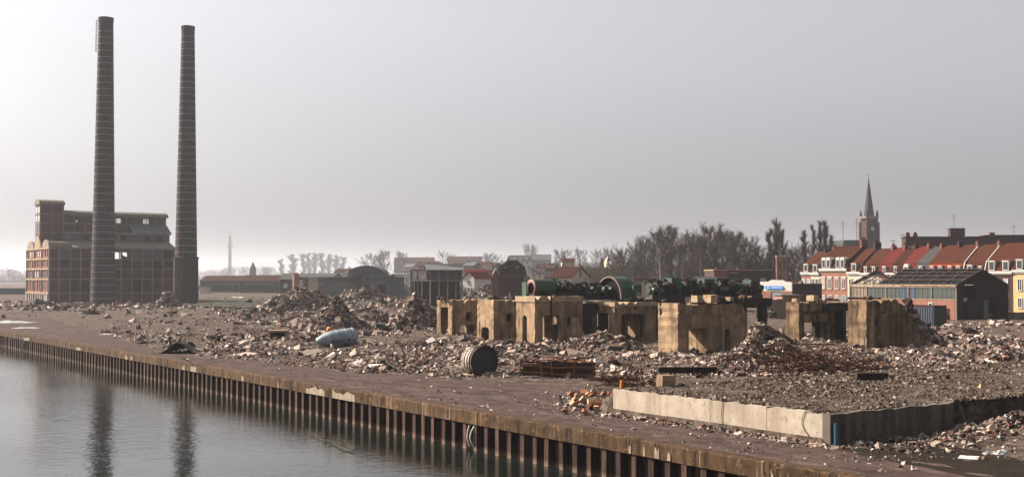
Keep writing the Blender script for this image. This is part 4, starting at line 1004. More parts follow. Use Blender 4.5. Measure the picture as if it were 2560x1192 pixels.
mb = MB(); P = AT(2115,752,107); mb.plate([(0,0),(3.2,0),(3.1,.12),(.2,.2)], [], (0,0,0),(1,0,0),(0,0,1),(0,1,0),2.4); o = mb.build('bent_roof_sheet', M['slate']); o.location = P+Vector((0,0,.15)); o.rotation_euler = (0,0,R(8)); tag(o, 'thin bent metal sheet resting between the two right foundations', 'metal sheet')
mb = MB(); P = AT(1272,746,120); mb.box(0,.18,0,.18,0,.55); o = mb.build('white_post', M['white']); o.location = P; tag(o, 'small white stub on the second foundation', 'post')

# ---------------------------------------------------------------- chimneys
def zat(py, dep): return EYE + (HOR-py)/F*dep
def chimney(label, px, py, dep, ztop, rb, rt, zb, pitch, plinth=None):
    P = AT(px, py, dep); P.z = 0; o = thing('factory_chimney', label, 'chimney', P)
    def rad(z): return rb + (rt-rb)*(z-zb)/(ztop-zb)
    mb = MB(); prof = [(z, rad(z)) for z in np.linspace(-.5, ztop-.9, 14)] + [(ztop-.9, rt+.10),(ztop, rt+.10),(ztop, rt-.35),(ztop-3, rt-.35)]
    mb.lathe(prof, (0,0,0), (0,0,1), 32); mb.build('shaft', M['brick_chim'], o, smooth=False)
    if plinth:
        mb = MB(); mb.lathe([(-.5,plinth[0]),(plinth[1]-.3,plinth[0]*.96),(plinth[1]-.3,plinth[0]*1.02),(plinth[1],plinth[0]*1.02),(plinth[1]+.2,rad(plinth[1])-.05)], (0,0,0), (0,0,1), 8); mb.build('plinth', M['brick_chim'], o)
    z = (plinth[1]+1.2) if plinth else 1.5; i = 0
    while z < ztop-2.5:
        r = rad(z); mb = MB(); hh = .055 if z < ztop*.86 else .05
        mb.lathe([(z-hh,r-.02),(z-hh,r+.05),(z+hh,r+.05),(z+hh,r-.02)], (0,0,0), (0,0,1), 32); mb.build('steel_band', M['band'], o); z += pitch*(1+.08*math.sin(i*1.7)); i += 1
    return o, rad
c1, rad1 = chimney('taller left brick factory chimney with steel bands, before the ruined factory', 257, 760, 269, 64.6, 2.62, 1.58, 2.0, 1.46)
for z in np.arange(57.0, 64.2, .62):
    mb = MB(); r = rad1(z); a = R(188); c_, s_ = math.cos(a), math.sin(a); pts = [((r-.05)*c_, (r-.05)*s_-.25, z), ((r+.55)*c_, (r+.55)*s_-.25, z), ((r+.55)*c_, (r+.55)*s_+.25, z), ((r-.05)*c_, (r-.05)*s_+.25, z)]
    mb.path(pts, .045, 4); mb.build('rung', M['band'], c1)
for dz in (-.25,.25):
    mb = MB(); mb.tube((-(rad1(57)+.5), dz, 56.9), (-(rad1(64)+.5), dz, 64.2), .04, n=4); mb.build('rail', M['band'], c1)
chimney('shorter right brick factory chimney on an octagonal plinth', 464, 757, 284, 65.8, 2.75, 1.50, 1.0, 1.55, plinth=(3.05,10.9))

# ---------------------------------------------------------------- ruined factory
FP = AT(122, 760, 285); FP.z = 0
fac = thing('ruined_factory', 'gutted brick and concrete factory with stepped storeys behind the two chimneys', 'factory', FP, ROT_BLOCK)
def fx(px, yb=0.0):     # local x on a front plane at local depth yb
    P = FP - q*yb; return tpx(P, p, px)
def fp(name, m, mb): return mb.build(name, M[m], fac)
FW = fx(439); FD = 23.5
Z1 = [0, 2.4, 5.7, 8.2, 10.6, 13.1]
colx = [0, fx(148), fx(176), fx(202), fx(226), fx(250), fx(276), fx(304), fx(330), fx(356), fx(382), fx(407), FW]
rf = random.Random(5)
gone = {(3,4),(4,4),(7,4),(6,4),(5,4),(11,4),(4,2),(3,3),(2,1),(2,2),(4,1),(4,3),(8,1),(9,1),(10,3),(3,1),(6,2),(7,3),(1,3),(5,2)}
pale = {(1,4),(8,4),(9,4),(10,4)}
for i in range(12):
    for k in range(5):
        x0, x1 = colx[i]+.2, colx[i+1]-.2; z0, z1 = Z1[k]-(.5 if k == 0 else -.12), Z1[k+1]-.16
        if (i,k) in gone:
            if rf.random() < .45:
                mb = MB(); mb.plate([(x0,z0),(x1,z0),(x1,z0+rf.uniform(.3,1.2)),((x0+x1)/2,z0+rf.uniform(.2,.9)),(x0,z0+rf.uniform(.3,1.4))], [], (0,.12,0),(1,0,0),(0,0,1),(0,1,0),.25); fp('broken_brickwork', 'brick_fac', mb)
            continue
        holes = []
        if k and rf.random() < .5: w_ = (x1-x0)*.3; cx = (x0+x1)/2; holes = [[(cx-w_,z0+.6),(cx+w_,z0+.6),(cx+w_,z1-.4),(cx-w_,z1-.4)]] if rf.random() < .45 else []
        mb = MB(); mb.plate([(x0,z0),(x1,z0),(x1,z1),(x0,z1)], holes, (0,.12,0),(1,0,0),(0,0,1),(0,1,0),.25); fp('brick_panel', 'slate' if (i,k) in pale else 'brick_fac', mb)
for x in colx:
    mb = MB(); w_ = .34 if x in (0,FW) else .19; mb.box(x-w_ if x else -.02, x+w_, -.06, .42, -.5, 13.1); fp('column', 'fac_conc', mb)
for z in Z1[1:]:
    mb = MB(); mb.box(-.05, FW, -.03 if z < 13 else -.35, .40, z-.16, z+.12 if z < 13 else z+.2); fp('floor_beam', 'fac_conc', mb)
for z in Z1[1:-1]:
    mb = MB(); mb.box(.5, FW-.3, .5, FD-.4, z-.2, z); fp('floor_slab', 'conc_dark', mb)
mb = MB(); mb.box(.4, FW, 9.4, 9.7, -.4, 10.3); fp('inner_wall', 'brick_fac', mb)
# right end and rear walls
mb = MB(); mb.plate([(0,-.5),(FD,-.5),(FD,13.1),(0,13.1)], [], (FW-.02,.43,0),(0,1,0),(0,0,1),(-1,0,0),.3); fp('end_wall', 'brick_fac', mb)
holes = [[(x,10.8),(x+1.9,10.8),(x+1.9,12.8),(x,12.8)] for x in (6.3,8.4,17.0,19.1,21.2,23.3)]
mb = MB(); mb.plate([(0.4,-.5),(FW-.4,-.5),(FW-.4,13.1),(.4,13.1)], holes, (0,FD,0),(1,0,0),(0,0,1),(0,-1,0),.3); fp('rear_wall', 'brick_fac', mb)
# sunlit end wall (local x = 0)
bays = [(.45,7.6),(8.0,15.4),(15.8,FD-.3)]
for bi, (y0, y1) in enumerate(bays):
    for k in range(5):
        z0, z1 = Z1[k]-(.5 if k == 0 else -.14), Z1[k+1]-.18; n = 3; holes = []; ww = (y1-y0)/n
        for j in range(n):
            a, c_ = y0+ww*j+ww*.26, y0+ww*(j+1)-ww*.26; holes.append([(a,max(z0,0)+.35),(c_,max(z0,0)+.35),(c_,z1-.25),(a,z1-.25)])
        mb = MB(); mb.plate([(y0,z0),(y1,z0),(y1,z1),(y0,z1)], holes, (.02,0,0),(0,1,0),(0,0,1),(1,0,0),.3); fp('end_panel', 'brick_red' if k in (1,3,4) else 'brick_fac', mb)
        for h_ in holes:
            if rf.random() < .6: mb = MB(); mb.box(.12,.18,h_[0][0],h_[1][0],h_[0][1],h_[2][1]); fp('window_pane', 'curtain' if rf.random() < .35 else 'pane', mb)
for y in (.05, 7.6, 15.4, FD-.3):
    mb = MB(); mb.box(-.16,.36,y+.002,y+.4,-.5,13.0); fp('column', 'fac_conc', mb)
for z in Z1[1:]:
    mb = MB(); mb.box(-.22,.3,.0,FD,z-.18,z+.14); fp('floor_beam', 'conc_cap', mb)
for y in np.linspace(1.2, FD-1.2, 10):
    mb = MB(); mb.box(-.30,-.17,y-.14,y+.14,-.5,2.2); fp('pilaster', 'white', mb)
for y0, y1 in ((.6,7.2),(16.0,FD-.6)):
    mb = MB(); n = 10; mb.plate([(y0,0),(y1,0)]+[((y0+y1)/2+(y1-y0)/2*math.cos(math.pi*i/n), 2.0*math.sin(math.pi*i/n)) for i in range(1,n)], [], (-.05,0,13.25),(0,1,0),(0,0,1),(1,0,0),.4); fp('arched_gable', 'fac_conc', mb)
    mb = MB(); mb.lathe([(0,(y1-y0)/2*.62),(5.2,(y1-y0)/2*.62)], (.36,(y0+y1)/2,12.9), (1,0,0), 14, 0, 2*math.pi); fp('barrel_roof', 'fac_roof', mb)
# lower roof and middle tier
mb = MB(); mb.plate([(-.3,13.25),(5.2,14.9),(5.2,15.1),(-.3,13.45)], [], (5.5,0,0),(0,1,0),(0,0,1),(1,0,0), FW-5.4); fp('lean_to_roof', 'fac_roof', mb)
XM0, XM1 = fx(168,5), fx(424,5)
mb = MB(); mb.box(XM0, XM1, 5.2, 20, 13.0, 17.0); fp('middle_storey', 'slate', mb)
mb = MB(); mb.box(XM0-.5, XM1+.3, 4.8, 5.3, 16.95, 17.25); fp('cornice', 'conc_cap', mb)
mb = MB(); mb.plate([(0,0),(0,5.5),(2.1,9.0),(4.3,9.0),(4.3,0)], [], (XM0+.2,5.4,17.0),(0,0,1),(0,1,0),(1,0,0), .1)
for i in range(9):
    x = XM0+.6+(XM1-XM0-1.2)*i/8; mb = MB(); mb.box(x-.1,x+.1,5.08,5.19,15.1,16.95); fp('pilaster', 'fac_conc', mb)
for i in (1,4,6,7): 
    x = XM0+.8+(XM1-XM0-1.2)*i/8; mb = MB(); mb.box(x,x+1.5,5.13,5.195,15.4,16.6); fp('opening', 'hole', mb)
xr = fx(333,5)
mb = MB(); mb.plate([(5.4,17.0),(9.3,19.2),(9.3,19.0),(5.4,16.8)], [], (xr,0,.35),(0,1,0),(0,0,1),(1,0,0), XM1-xr+.6); fp('grey_roof', 'slate', mb)
# upper block and tower
XT = fx(157,9.5); XU = fx(414,9.5)
holes = []
for px0, px1 in ((174,192),(287,312),(357,371),(302,318)):
    a, c_ = fx(px0,9.5), fx(px1,9.5); holes.append([(a,19.9),(c_,19.9),(c_,21.2),(a,21.2)])
holes = holes[:3]
mb = MB(); mb.plate([(XT,14),(XU,14),(XU,21.5),(XT,21.5)], holes, (0,9.5,0),(1,0,0),(0,0,1),(0,1,0),.3); fp('upper_wall', 'brick_fac', mb)
sh = [[(x-2.6,z) for x, z in h_] for h_ in holes]; sh2 = [[(h_[0][0]-4.5+.2,19.7),(h_[1][0]+1.5,19.7),(h_[1][0]+1.5,21.3),(h_[0][0]-4.3,21.3)] for h_ in holes]
mb = MB(); mb.plate([(XT,14),(XU,14),(XU,21.5),(XT,21.5)], sh2, (0,14.3,0),(1,0,0),(0,0,1),(0,-1,0),.3); fp('upper_rear_wall', 'brick_fac', mb)
for x in (XT+.01, XU-.31): mb = MB(); mb.box(x,x+.3,9.81,13.99,14,21.5); fp('upper_end_wall', 'brick_fac', mb)
for h_ in holes:
    for j in range(1,4):
        x = h_[0][0]+(h_[1][0]-h_[0][0])*j/4; mb = MB(); mb.box(x-.05,x+.05,9.6,9.7,19.9,21.2); fp('glazing_bar', 'steel', mb)
    mb = MB(); mb.box(h_[0][0],h_[1][0],9.6,9.7,20.5,20.6); fp('glazing_bar', 'steel', mb)
for i in range(11):
    x = XT+.1+(XU-XT-.2)*i/10; mb = MB(); mb.box(x-.12,x+.12,9.40,9.496,15,21.5); fp('pilaster', 'fac_conc', mb)
for z in (17.2,19.5): mb = MB(); mb.box(XT,XU,9.36,9.49,z-.14,z+.14); fp('string_course', 'fac_conc', mb)
mb = MB(); mb.plate([(9.0,21.5),(14.8,21.5),(14.5,22.3),(13.2,22.8),(10.6,22.8),(9.3,22.3)], [], (XT,0,0),(0,1,0),(0,0,1),(1,0,0), XU-XT+.5); fp('curved_roof', 'fac_roof', mb)
mb = MB(); mb.box(0,XT,9.5,14.6,12.9,24.0); fp('tower', 'brick_fac', mb)
for z in (14.9,17.2,19.4,21.7): mb = MB(); mb.box(-.1,XT+.05,9.38,14.7,z-.13,z+.13); fp('string_course', 'fac_conc', mb)
for x in (.0,XT/2,XT): mb = MB(); mb.box(x-.15,x+.15,9.42,9.498,13,24.0); fp('pilaster', 'fac_conc', mb)
for z in (15.3,17.6,19.9,22.0):
    for y in (10.2,12.6): mb = MB(); mb.box(-.06,-.003,y,y+1.2,z,z+1.4); fp('window_pane', 'curtain' if z > 19 else 'pane', mb)
mb = MB(); n = 10; mb.plate([(9.2,24.0),(14.9,24.0)]+[(12.05+2.85*math.cos(math.pi*i/n), 24.0+1.35*math.sin(math.pi*i/n)) for i in range(1,n)], [], (-.3,0,0),(0,1,0),(0,0,1),(1,0,0), XT+.7); fp('tower_roof', 'fac_roof', mb)
mb = MB(); mb.plate([(8.2,0),(15.0,0),(14.4,1.5),(12.6,3.0),(11.0,3.0),(9.0,1.5)], [], (-.12,0,13.25),(0,1,0),(0,0,1),(1,0,0),.3); fp('flared_gable', 'conc_cap', mb)

# ---------------------------------------------------------------- background buildings
def win(par, x, y, z, w, h, frame='white', pane='pane', d=.10, axis=0):
    fr = MB(); t_ = .11 if w > .6 else .07
    def bx(mb, a0, a1, z0, z1, o0, o1):
        if axis == 0: mb.box(x+a0, x+a1, y-o1, y-o0, z+z0, z+z1)
        else: mb.box(x-o1, x-o0, y+a0, y+a1, z+z0, z+z1)
    bx(fr,0,t_,0,h,.0,d); bx(fr,w-t_,w,0,h,.0,d); bx(fr,t_,w-t_,h-t_,h,.0,d); bx(fr,-.06,w+.06,-.12,0,.0,d+.06)
    if w > .8: bx(fr,w/2-.04,w/2+.04,0,h-t_,.01,d*.8)
    f_ = fr.build('window', M[frame], par); pm_ = MB(); bx(pm_,t_*.9,w-t_*.9,.01,h-t_*.9,.005,.03); pm_.build('pane', M[pane], f_); return f_
def building(name, label, cat, px0, px1, dep, ze, zr, D, wall, roof, rz=0.0, ridge='x', wins=(), swins=(), chim=(), wallz=-.6, over=.25, group=None, gable=None, flatroof=False):
    P = AT(px0, 700, dep); P.z = 0; d = Vector((math.cos(rz), math.sin(rz), 0)); w = tpx(P, d, px1)
    t_ = thing(name, label, cat, P, rz, group)
    mb = MB()
    if ridge == 'x' or flatroof: mb.box(0,w,0,D,wallz,ze)
    else: mb.plate([(0,wallz),(w,wallz),(w,ze),(w/2,zr-.1),(0,ze)], [], (0,0,0),(1,0,0),(0,0,1),(0,1,0),D)
    mb.build('wall', M[wall], t_)
    if ridge == 'x' and not flatroof and (gable or True):
        for x0 in (0.0, w-.25):
            mb = MB(); mb.plate([(0,ze),(D,ze),(D/2,zr-.1)], [], (x0,0,0),(0,1,0),(0,0,1),(1,0,0),.25); mb.build('gable', M[gable or wall], t_)
    mb = MB(); th = .18
    if flatroof: mb.box(-over,w+over,-over,D+over,ze,ze+max(.15,zr-ze))
    elif ridge == 'x': mb.plate([(-over,ze-.1),(D/2,zr),(D+over,ze-.1),(D+over,ze-.1+th),(D/2,zr+th),(-over,ze-.1+th)], [], (-over,0,0),(0,1,0),(0,0,1),(1,0,0),w+2*over)
    else: mb.plate([(-over,ze-.1),(w/2,zr),(w+over,ze-.1),(w+over,ze-.1+th),(w/2,zr+th),(-over,ze-.1+th)], [], (0,-over,0),(1,0,0),(0,0,1),(0,1,0),D+2*over)
    rf_ = mb.build('roof', M[roof], t_)
    for (fxp, z, ww, hh, *r_) in wins: win(t_, w*fxp, 0, z, ww, hh, r_[0] if r_ else 'white', r_[1] if len(r_) > 1 else 'pane')
    for (yy, z, ww, hh, *r_) in swins: win(t_, 0, yy, z, ww, hh, r_[0] if r_ else 'white', r_[1] if len(r_) > 1 else 'pane', axis=1)
    for (cx, cy, h_) in chim:
        mb = MB(); mb.box(w*cx-.35, w*cx+.35, D*cy-.3, D*cy+.3, min(ze,zr)-.0, zr+h_); c_ = mb.build('chimney', M['brick_red'], rf_)
        mb = MB(); mb.tube((w*cx,D*cy,zr+h_),(w*cx,D*cy,zr+h_+.4),.14,n=8); mb.build('chimney_pot', M['tile_a'], rf_)
    return t_, w
def row_w(n, z, ww, hh, a=.04, b_=.96, **k): return [(a+(b_-a)*i/n, z, ww, hh)+tuple(k.get('s',())) for i in range(n)]
B = building
# left and centre
B('factory_shed','long low brown roofed sheds in the haze right of the right chimney','shed', 500, 600, 470, 4.8, 6.8, 20, 'grey_wall','tile_c', wins=row_w(7,1.5,2,1.6,s=('slate','pane')))
B('factory_shed','low brown roofed shed with a pale skylight, second in the hazy row','shed', 602, 700, 455, 4.8, 7.0, 20, 'grey_wall','tile_c', wins=row_w(6,1.5,2,1.6,s=('slate','pane')))
B('factory_shed','short shed wall closing the hazy row before the pink pillar','shed', 700, 730, 440, 5.5, 7.6, 14, 'brick_dark','tile_d', wins=[(.3,2.5,1.4,1.6,'white','curtain')])
B('white_van_shed','small white flat hut beside the right chimney','hut', 500, 517, 440, 2.8, 3.0, 6, 'white','slate', flatroof=True)
B('brick_pillar','tall narrow pinkish wall end catching the sun in the hazy centre','wall', 731, 736, 400, zat(689,400), zat(683,400), 2, 'brick_pale','brick_pale', ridge='y', over=0, rz=R(-45))
B('warehouse','dark warehouse right of the pinkish wall end','warehouse', 737, 832, 405, zat(693,405), zat(684,405), 24, 'slate','tile_d', wins=[(.06,2.8,2,2.6,'white','curtain'),(.5,2,3,2)], ridge='x')
cw = thing('crenellated_wall','pale wall with five pointed battlements before the dark warehouse','wall', AT(771,700,360)); cw.location.z = 0
for i in range(5):
    mb = MB(); w_ = .5; x = i*.55; mb.plate([(x,4.5),(x+.42,4.5),(x+.35,6.0),(x+.2,6.6),(x+.07,6.0)], [], (0,0,0),(1,0,0),(0,0,1),(0,1,0),.5); mb.build('battlement', M['cream'], cw)
mb = MB(); mb.box(-.1,2.9,0,.5,-.5,4.5); mb.build('wall', M['cream'], cw)
mb = MB(); mb.box(2.91,5.0,.05,.5,-.5,3.4); mb.build('low_wall', M['brick_pale'], cw)
B('office_block','long dark fronted block with a cream flat roof edge','building', 826, 900, 350, zat(693,350), zat(691,350), 14, 'slate','cream', flatroof=True, wins=row_w(6,2.4,1.0,2.2,s=('cream','pane')))
B('office_block','cream edged flat canopy building just left of the two dark doors','building', 868, 908, 356, zat(687,356), zat(684,356), 12, 'grey_wall','cream', flatroof=True, wins=[(.05,4.4,4.0,1.0,'slate','pane')])
dw, w = B('arched_warehouse','grey warehouse with a dark curved roof and two dark doors','warehouse', 902, 976, 345, zat(688,345), zat(687,345), 18, 'grey_wall','slate', flatroof=True, wins=[(.15,5.2,1.6,1.2,'grey_wall','pane'),(.4,5.2,1.6,1.2,'grey_wall','pane'),(.65,5.2,1.6,1.2,'grey_wall','pane')])
for a in (.12,.57): mb = MB(); mb.box(w*a,w*a+w*.28,-.05,-.003,-.4,zat(711,345)); mb.build('door', M['hole'], dw)
mb = MB(); n = 12; R_ = (960-868)/F*345/2; mb.plate([(R_*math.cos(math.pi*i/n), 2.6*math.sin(math.pi*i/n)) for i in range(n+1)], [], (w*.15,2,zat(687,345)+.1),(1,0,0),(0,0,1),(0,1,0),14); mb.build('curved_roof', M['slate'], dw)
B('annex','dark lean-to block between the warehouse doors and the white building','building', 976, 1002, 335, zat(694,335), zat(692,335), 10, 'slate','slate', flatroof=True)
wb, w = B('white_building','small white flat roofed building left of the steel frame hall','building', 980, 1024, 352, zat(685,352), zat(683,352), 10, 'white','white', flatroof=True, rz=R(-32), wins=[(.62,4.6,.7,2.0),(.8,4.6,.7,2.0)])
for i in range(3): mb = MB(); mb.box(w*(.6+.13*i),w*(.6+.13*i)+.5,-.3,-.1,-.5,2.2); mb.build('bay_post', M['cream'], wb)
for i, (a, b_, dep_, y0, y1, wl_, rf_, lab) in enumerate((
 (835,858,620,680,672,'cream','tile_c','small cream hazy house with brown roof right of the poplar row'),(862,880,640,678,671,'brick_dark','tile_a','small dark hazy house with red roof next to the cream one'),
 (1008,1030,600,668,659,'cream','slate','pale hazy house with slate roof above the white building'),(1036,1062,620,664,656,'grey_wall','tile_a','grey hazy house with red roof above the steel frame hall'),
 (1066,1090,640,663,655,'cream','tile_c','cream hazy house with brown roof above the steel frame hall'),(1094,1120,600,668,660,'brick_pale','tile_d','pink hazy house between the hall and the gabled house'),
 (1124,1150,620,664,657,'cream','tile_a','cream hazy house with red roof behind the steel frame hall end'),(1160,1184,560,664,656,'grey_wall','slate','grey hazy house above the bright red roof'),
 (1186,1214,600,662,654,'cream','tile_a','wide cream hazy house above the brown roofed house'),(1216,1238,620,664,657,'brick_dark','tile_c','dark hazy house just left of the tall gabled brick house'),
 (1338,1360,520,668,660,'cream','tile_c','cream hazy house below the slate roofed villa'),(1362,1382,500,671,663,'brick_dark','tile_a','small dark house left of the brown roofed gable'))):
    building('hazy_house', lab, 'house', a, b_, dep_, zat(y0,dep_), zat(y1,dep_), 9, wl_, rf_, rz=R(-20), wins=row_w(3, zat(y0,dep_)-3.2, 1.2, 1.7, a=.08), chim=[(.1,.5,.8)] if i % 2 else [], group='small hazy houses in the distance')
# steel frame hall
P = AT(1028,740,235); P.z = 0; hall = thing('steel_frame_hall','gutted hall with open concrete frame and arched window ribs','hall', P, R(6)); W_ = tpx(P, Vector((math.cos(R(6)),math.sin(R(6)),0)), 1156)
zt, zm = zat(677,235), zat(703,235)
for x in [0, .7*W_/6, 2.2*W_/6, 3.2*W_/6, 4.2*W_/6, 5.2*W_/6, W_-.25]:
    mb = MB(); mb.box(x,x+.25,0,.25,-.5,zt); mb.build('column', M['fac_conc'], hall)
    mb = MB(); mb.box(x,x+.25,9,9.25,-.5,zt); mb.build('column', M['fac_conc'], hall)
for z in (zm, zt): mb = MB(); mb.box(-.1,W_+.1,-.03,.3,z,z+.28); mb.build('beam', M['fac_conc'], hall)
for x in (.9, 2.5):
    for z in (zm+.5,):
        mb = MB(); pts = [(x+.65+.65*math.cos(math.pi*i/8),.1,z+.2+1.2*math.sin(math.pi*i/8)) for i in range(9)]; mb.path(pts, .09, 5); mb.build('arched_rib', M['cream'], hall)
mb = MB(); mb.box(.02,3.9,-.05,-.033,zm+.02,zm+.22); mb.build('pale_lintel', M['white'], hall)
for x in (.5,2.0,3.6): mb = MB(); mb.box(x,x+.14,-.02,.12,0,zm-.01); mb.build('pale_post', M['white'], hall)
mb = MB(); mb.plate([(-.4,0),(4.6,1.15),(9.8,0),(9.8,.15),(4.6,1.3),(-.4,.15)], [], (W_*.28,0,zt+.05),(0,1,0),(0,0,1),(1,0,0),W_*.74); mb.build('roof', M['slate'], hall)
mb = MB(); mb.box(W_*.3,W_,.32,.5,zm+.1,zt); mb.build('upper_wall', M['slate'], hall)
mb = MB(); mb.box(W_*.02,W_,8.6,8.8,-.4,zm); mb.build('rear_wall', M['conc_dark'], hall)
for i in range(9): x = W_*.45+i*W_*.06; mb = MB(); mb.box(x,x+.1,.06,.2,zm-1.3,zm-.01); mb.build('hanging_strut', M['steel'], hall)
# houses centre
B('red_roof_house','house with bright red tiled roof and white gable front','house', 1157, 1186, 300, zat(696,300), zat(680,300), 8, 'white','tile_e', ridge='y', rz=R(-30), wins=[(.15,2.2,.5,1.5),(.42,2.2,.5,1.5),(.7,2.2,.5,1.5),(.4,4.6,.6,.9)])
B('red_roof_house','house with broad red roof just behind the white gable front','house', 1163, 1212, 312, zat(692,312), zat(673,312), 9, 'cream','tile_b', wins=[(.8,3,.8,1.2)])
B('brown_roof_house','long house with dark brown roof left of the dark gabled house','house', 1190, 1262, 318, zat(697,318), zat(676,318), 9, 'grey_wall','tile_c', wins=row_w(4,3,.8,1.2), chim=[(.2,.5,.5)])
P = AT(1247,726,265); P.z = 0; dg = thing('gabled_brick_house','tall dark brick house with a half hipped gable end','house', P, R(-4)); W_ = tpx(P, Vector((math.cos(R(-4)),math.sin(R(-4)),0)), 1308); dz = lambda y: zat(y,265)
mb = MB(); mb.plate([(0,-.5),(W_,-.5),(W_,dz(688)),(W_*.9,dz(668)),(W_*.62,dz(654)),(W_*.38,dz(654)),(W_*.1,dz(668)),(0,dz(688))], [], (0,0,0),(1,0,0),(0,0,1),(0,1,0),9); mb.build('wall', M['brick_dark'], dg)
mb = MB(); mb.plate([(-.1,dz(686)),(W_*.07,dz(667)),(W_*.36,dz(652.5)),(W_*.64,dz(652.5)),(W_*.93,dz(667)),(W_+.1,dz(686)),(W_+.3,dz(687)),(W_*.97,dz(665)),(W_*.66,dz(650.5)),(W_*.34,dz(650.5)),(W_*.03,dz(665)),(-.3,dz(687))], [], (0,.25,0),(1,0,0),(0,0,1),(0,1,0),9); mb.build('roof', M['tile_c'], dg)
mb = MB(); mb.box(-.02,W_+.02,-.05,-.003,dz(690),dz(688.6)); mb.build('string_course', M['fac_conc'], dg)
for sd in (0,1):
    X = lambda f_: W_*(1-f_) if sd else W_*f_
    mb = MB(); mb.path([(X(-.01),-.04,dz(688)),(X(.09),-.04,dz(667.5)),(X(.37),-.04,dz(653.5))], .07, 4); mb.build('barge_board', M['fac_conc'], dg)
for x in (.2,.68): mb = MB(); mb.box(W_*x,W_*x+.7,-.06,-.003,dz(669),dz(667.4)); mb.build('vent', M['white'], dg)
mb = MB(); mb.plate([(-1.3,-.5),(-.01,-.5),(-.01,dz(685)),(-.65,dz(671)),(-1.3,dz(685))], [], (0,.4,0),(1,0,0),(0,0,1),(0,1,0),6); mb.build('side_wing', M['brick_red'], dg)
mb = MB(); mb.path([(-1.45,.3,dz(686)),(-.65,.3,dz(670)),(.1,.3,dz(686))], .09, 5); mb.build('barge_board', M['white'], dg)
mb = MB(); mb.plate([(-.4,0),(.4,0),(.12,1.1),(-.12,1.1)], [], (W_*.36,3,dz(651)),(1,0,0),(0,0,1),(0,1,0),.8); mb.build('cupola', M['cream'], dg)
for k_, z in enumerate((dz(696),dz(705),dz(715))): win(dg, W_+.35, .3, z, .6, .8)
mb = MB(); mb.box(W_+.01,W_+1.2,.35,4,-.5,dz(690)); mb.build('side_bay', M['brick_pale'], dg)
vl, w = B('villa','large pale hazy villa with dormers on the skyline','villa', 1275, 1330, 900, zat(652,900), zat(638,900), 10, 'cream','tile_d', wins=row_w(4,zat(660,900),1.6,2.4)+row_w(5,zat(672,900),1.6,2.4))
for i in range(3): mb = MB(); mb.box(w*(.15+.27*i),w*(.15+.27*i)+2.2,-.1,2.6,zat(650,900),zat(643,900)); mb.build('dormer', M['white'], vl)
B('slate_roof_house','hazy house with long slate roof right of the villa','house', 1328, 1378, 930, zat(650,930), zat(636,930), 10, 'grey_wall','slate', wins=row_w(4,10,1,1.5))
gh = thing('glass_arch','hazy glass arched roof on the skyline','greenhouse', AT(1382,700,520)); gh.location.z = 0
for j in range(3):
    mb = MB(); mb.path([(2.3*math.cos(math.pi*i/12), j*1.2, zat(657,500)+2.3*math.sin(math.pi*i/12)) for i in range(13)], .12, 4); mb.build('rib', M['white'], gh)
mb = MB(); mb.box(-2.5,2.5,0,3,0,zat(657,500)); mb.build('wall', M['grey_wall'], gh)
B('stepped_house','cream house with a tall white chimney on the skyline','house', 1405, 1436, 430, zat(655,430), zat(646,430), 9, 'cream','tile_c', chim=[(.25,.3,.9)], wins=row_w(3,9,.8,1.4))
B('brown_gable_house','house with sunlit brown roof above a cream front, behind the ringed generator','house', 1380, 1428, 285, zat(693,285), zat(668,285), 9, 'cream','tile_c', rz=R(-32), wins=row_w(4,3.4,.7,1.5), chim=[(.1,.5,.5),(.95,.5,.5)])
B('dark_gable_house','dark side of a steep roofed house right of the brown roofed one','house', 1424, 1462, 288, zat(700,288), zat(676,288), 9, 'brick_dark','tile_d', ridge='y')
B('bright_gable_villa','white gabled villa with slate roof among the trees','villa', 1528, 1562, 470, zat(655,470), zat(637,470), 9, 'cream','slate', wins=row_w(3,9.3,1,1.6), rz=R(15))
B('far_terrace','long hazy building with a dull red roof on the skyline, nearer the gabled house','terrace', 1118, 1205, 1200, zat(651,1200), zat(641,1200), 12, 'grey_wall','tile_a', wins=row_w(10,10,1.2,1.8), chim=[(.7,.5,1.5)])
B('far_terrace','long hazy building with a dull red roof above the steel frame hall','terrace', 985, 1085, 1200, zat(652,1200), zat(643,1200), 12, 'grey_wall','tile_a', wins=row_w(11,10,1.2,1.8), chim=[(.8,.5,1.2)])
B('hazy_house','small red roofed house half hidden by trees left of the red brick house','house', 1480, 1524, 400, zat(683,400), zat(670,400), 9, 'brick_dark','tile_a', wins=row_w(3,3,1,1.4))
# red brick house with white windows
rb, w = B('red_brick_house','low red brick house with white trimmed windows and flat cornice','house', 1785, 1928, 262, zat(676,262), zat(673.5,262), 9, 'brick_dark','conc_cap', flatroof=True, rz=R(4), over=.15,
  wins=[(.05,2.8,.9,3.0),(.15,2.8,.9,3.0),(.27,2.8,1.5,2.8,'slate','curtain'),(.52,3.0,1.2,3.0,'grey_wall','curtain'),(.80,3.0,1.4,3.1,'grey_wall','curtain')], chim=[(.12,.4,.4),(.5,.4,.4)])
mb = MB(); mb.box(.01,w*.245,-.08,-.003,-.5,zat(676.2,262)); o_ = mb.build('front_bay', M['brick_red'], rb)
win(rb, w*.05, -.08, 2.8, .9, 3.0); win(rb, w*.15, -.08, 2.8, .9, 3.0)
mb = MB(); mb.box(w*.25,w*.42,-.6,-.01,zat(683,262),zat(681,262)); mb.build('canopy', M['conc_cap'], rb)
B('white_gable_hut','small house with a white gable just above the machine row','house', 1718, 1764, 215, zat(707,215), zat(694,215), 7, 'white','slate', ridge='y', rz=R(-38), over=.2)
B('small_house','dark roofed lean-to beside the red brick house','house', 1758, 1788, 222, zat(708,222), zat(699,222), 6, 'brick_dark','tile_d')
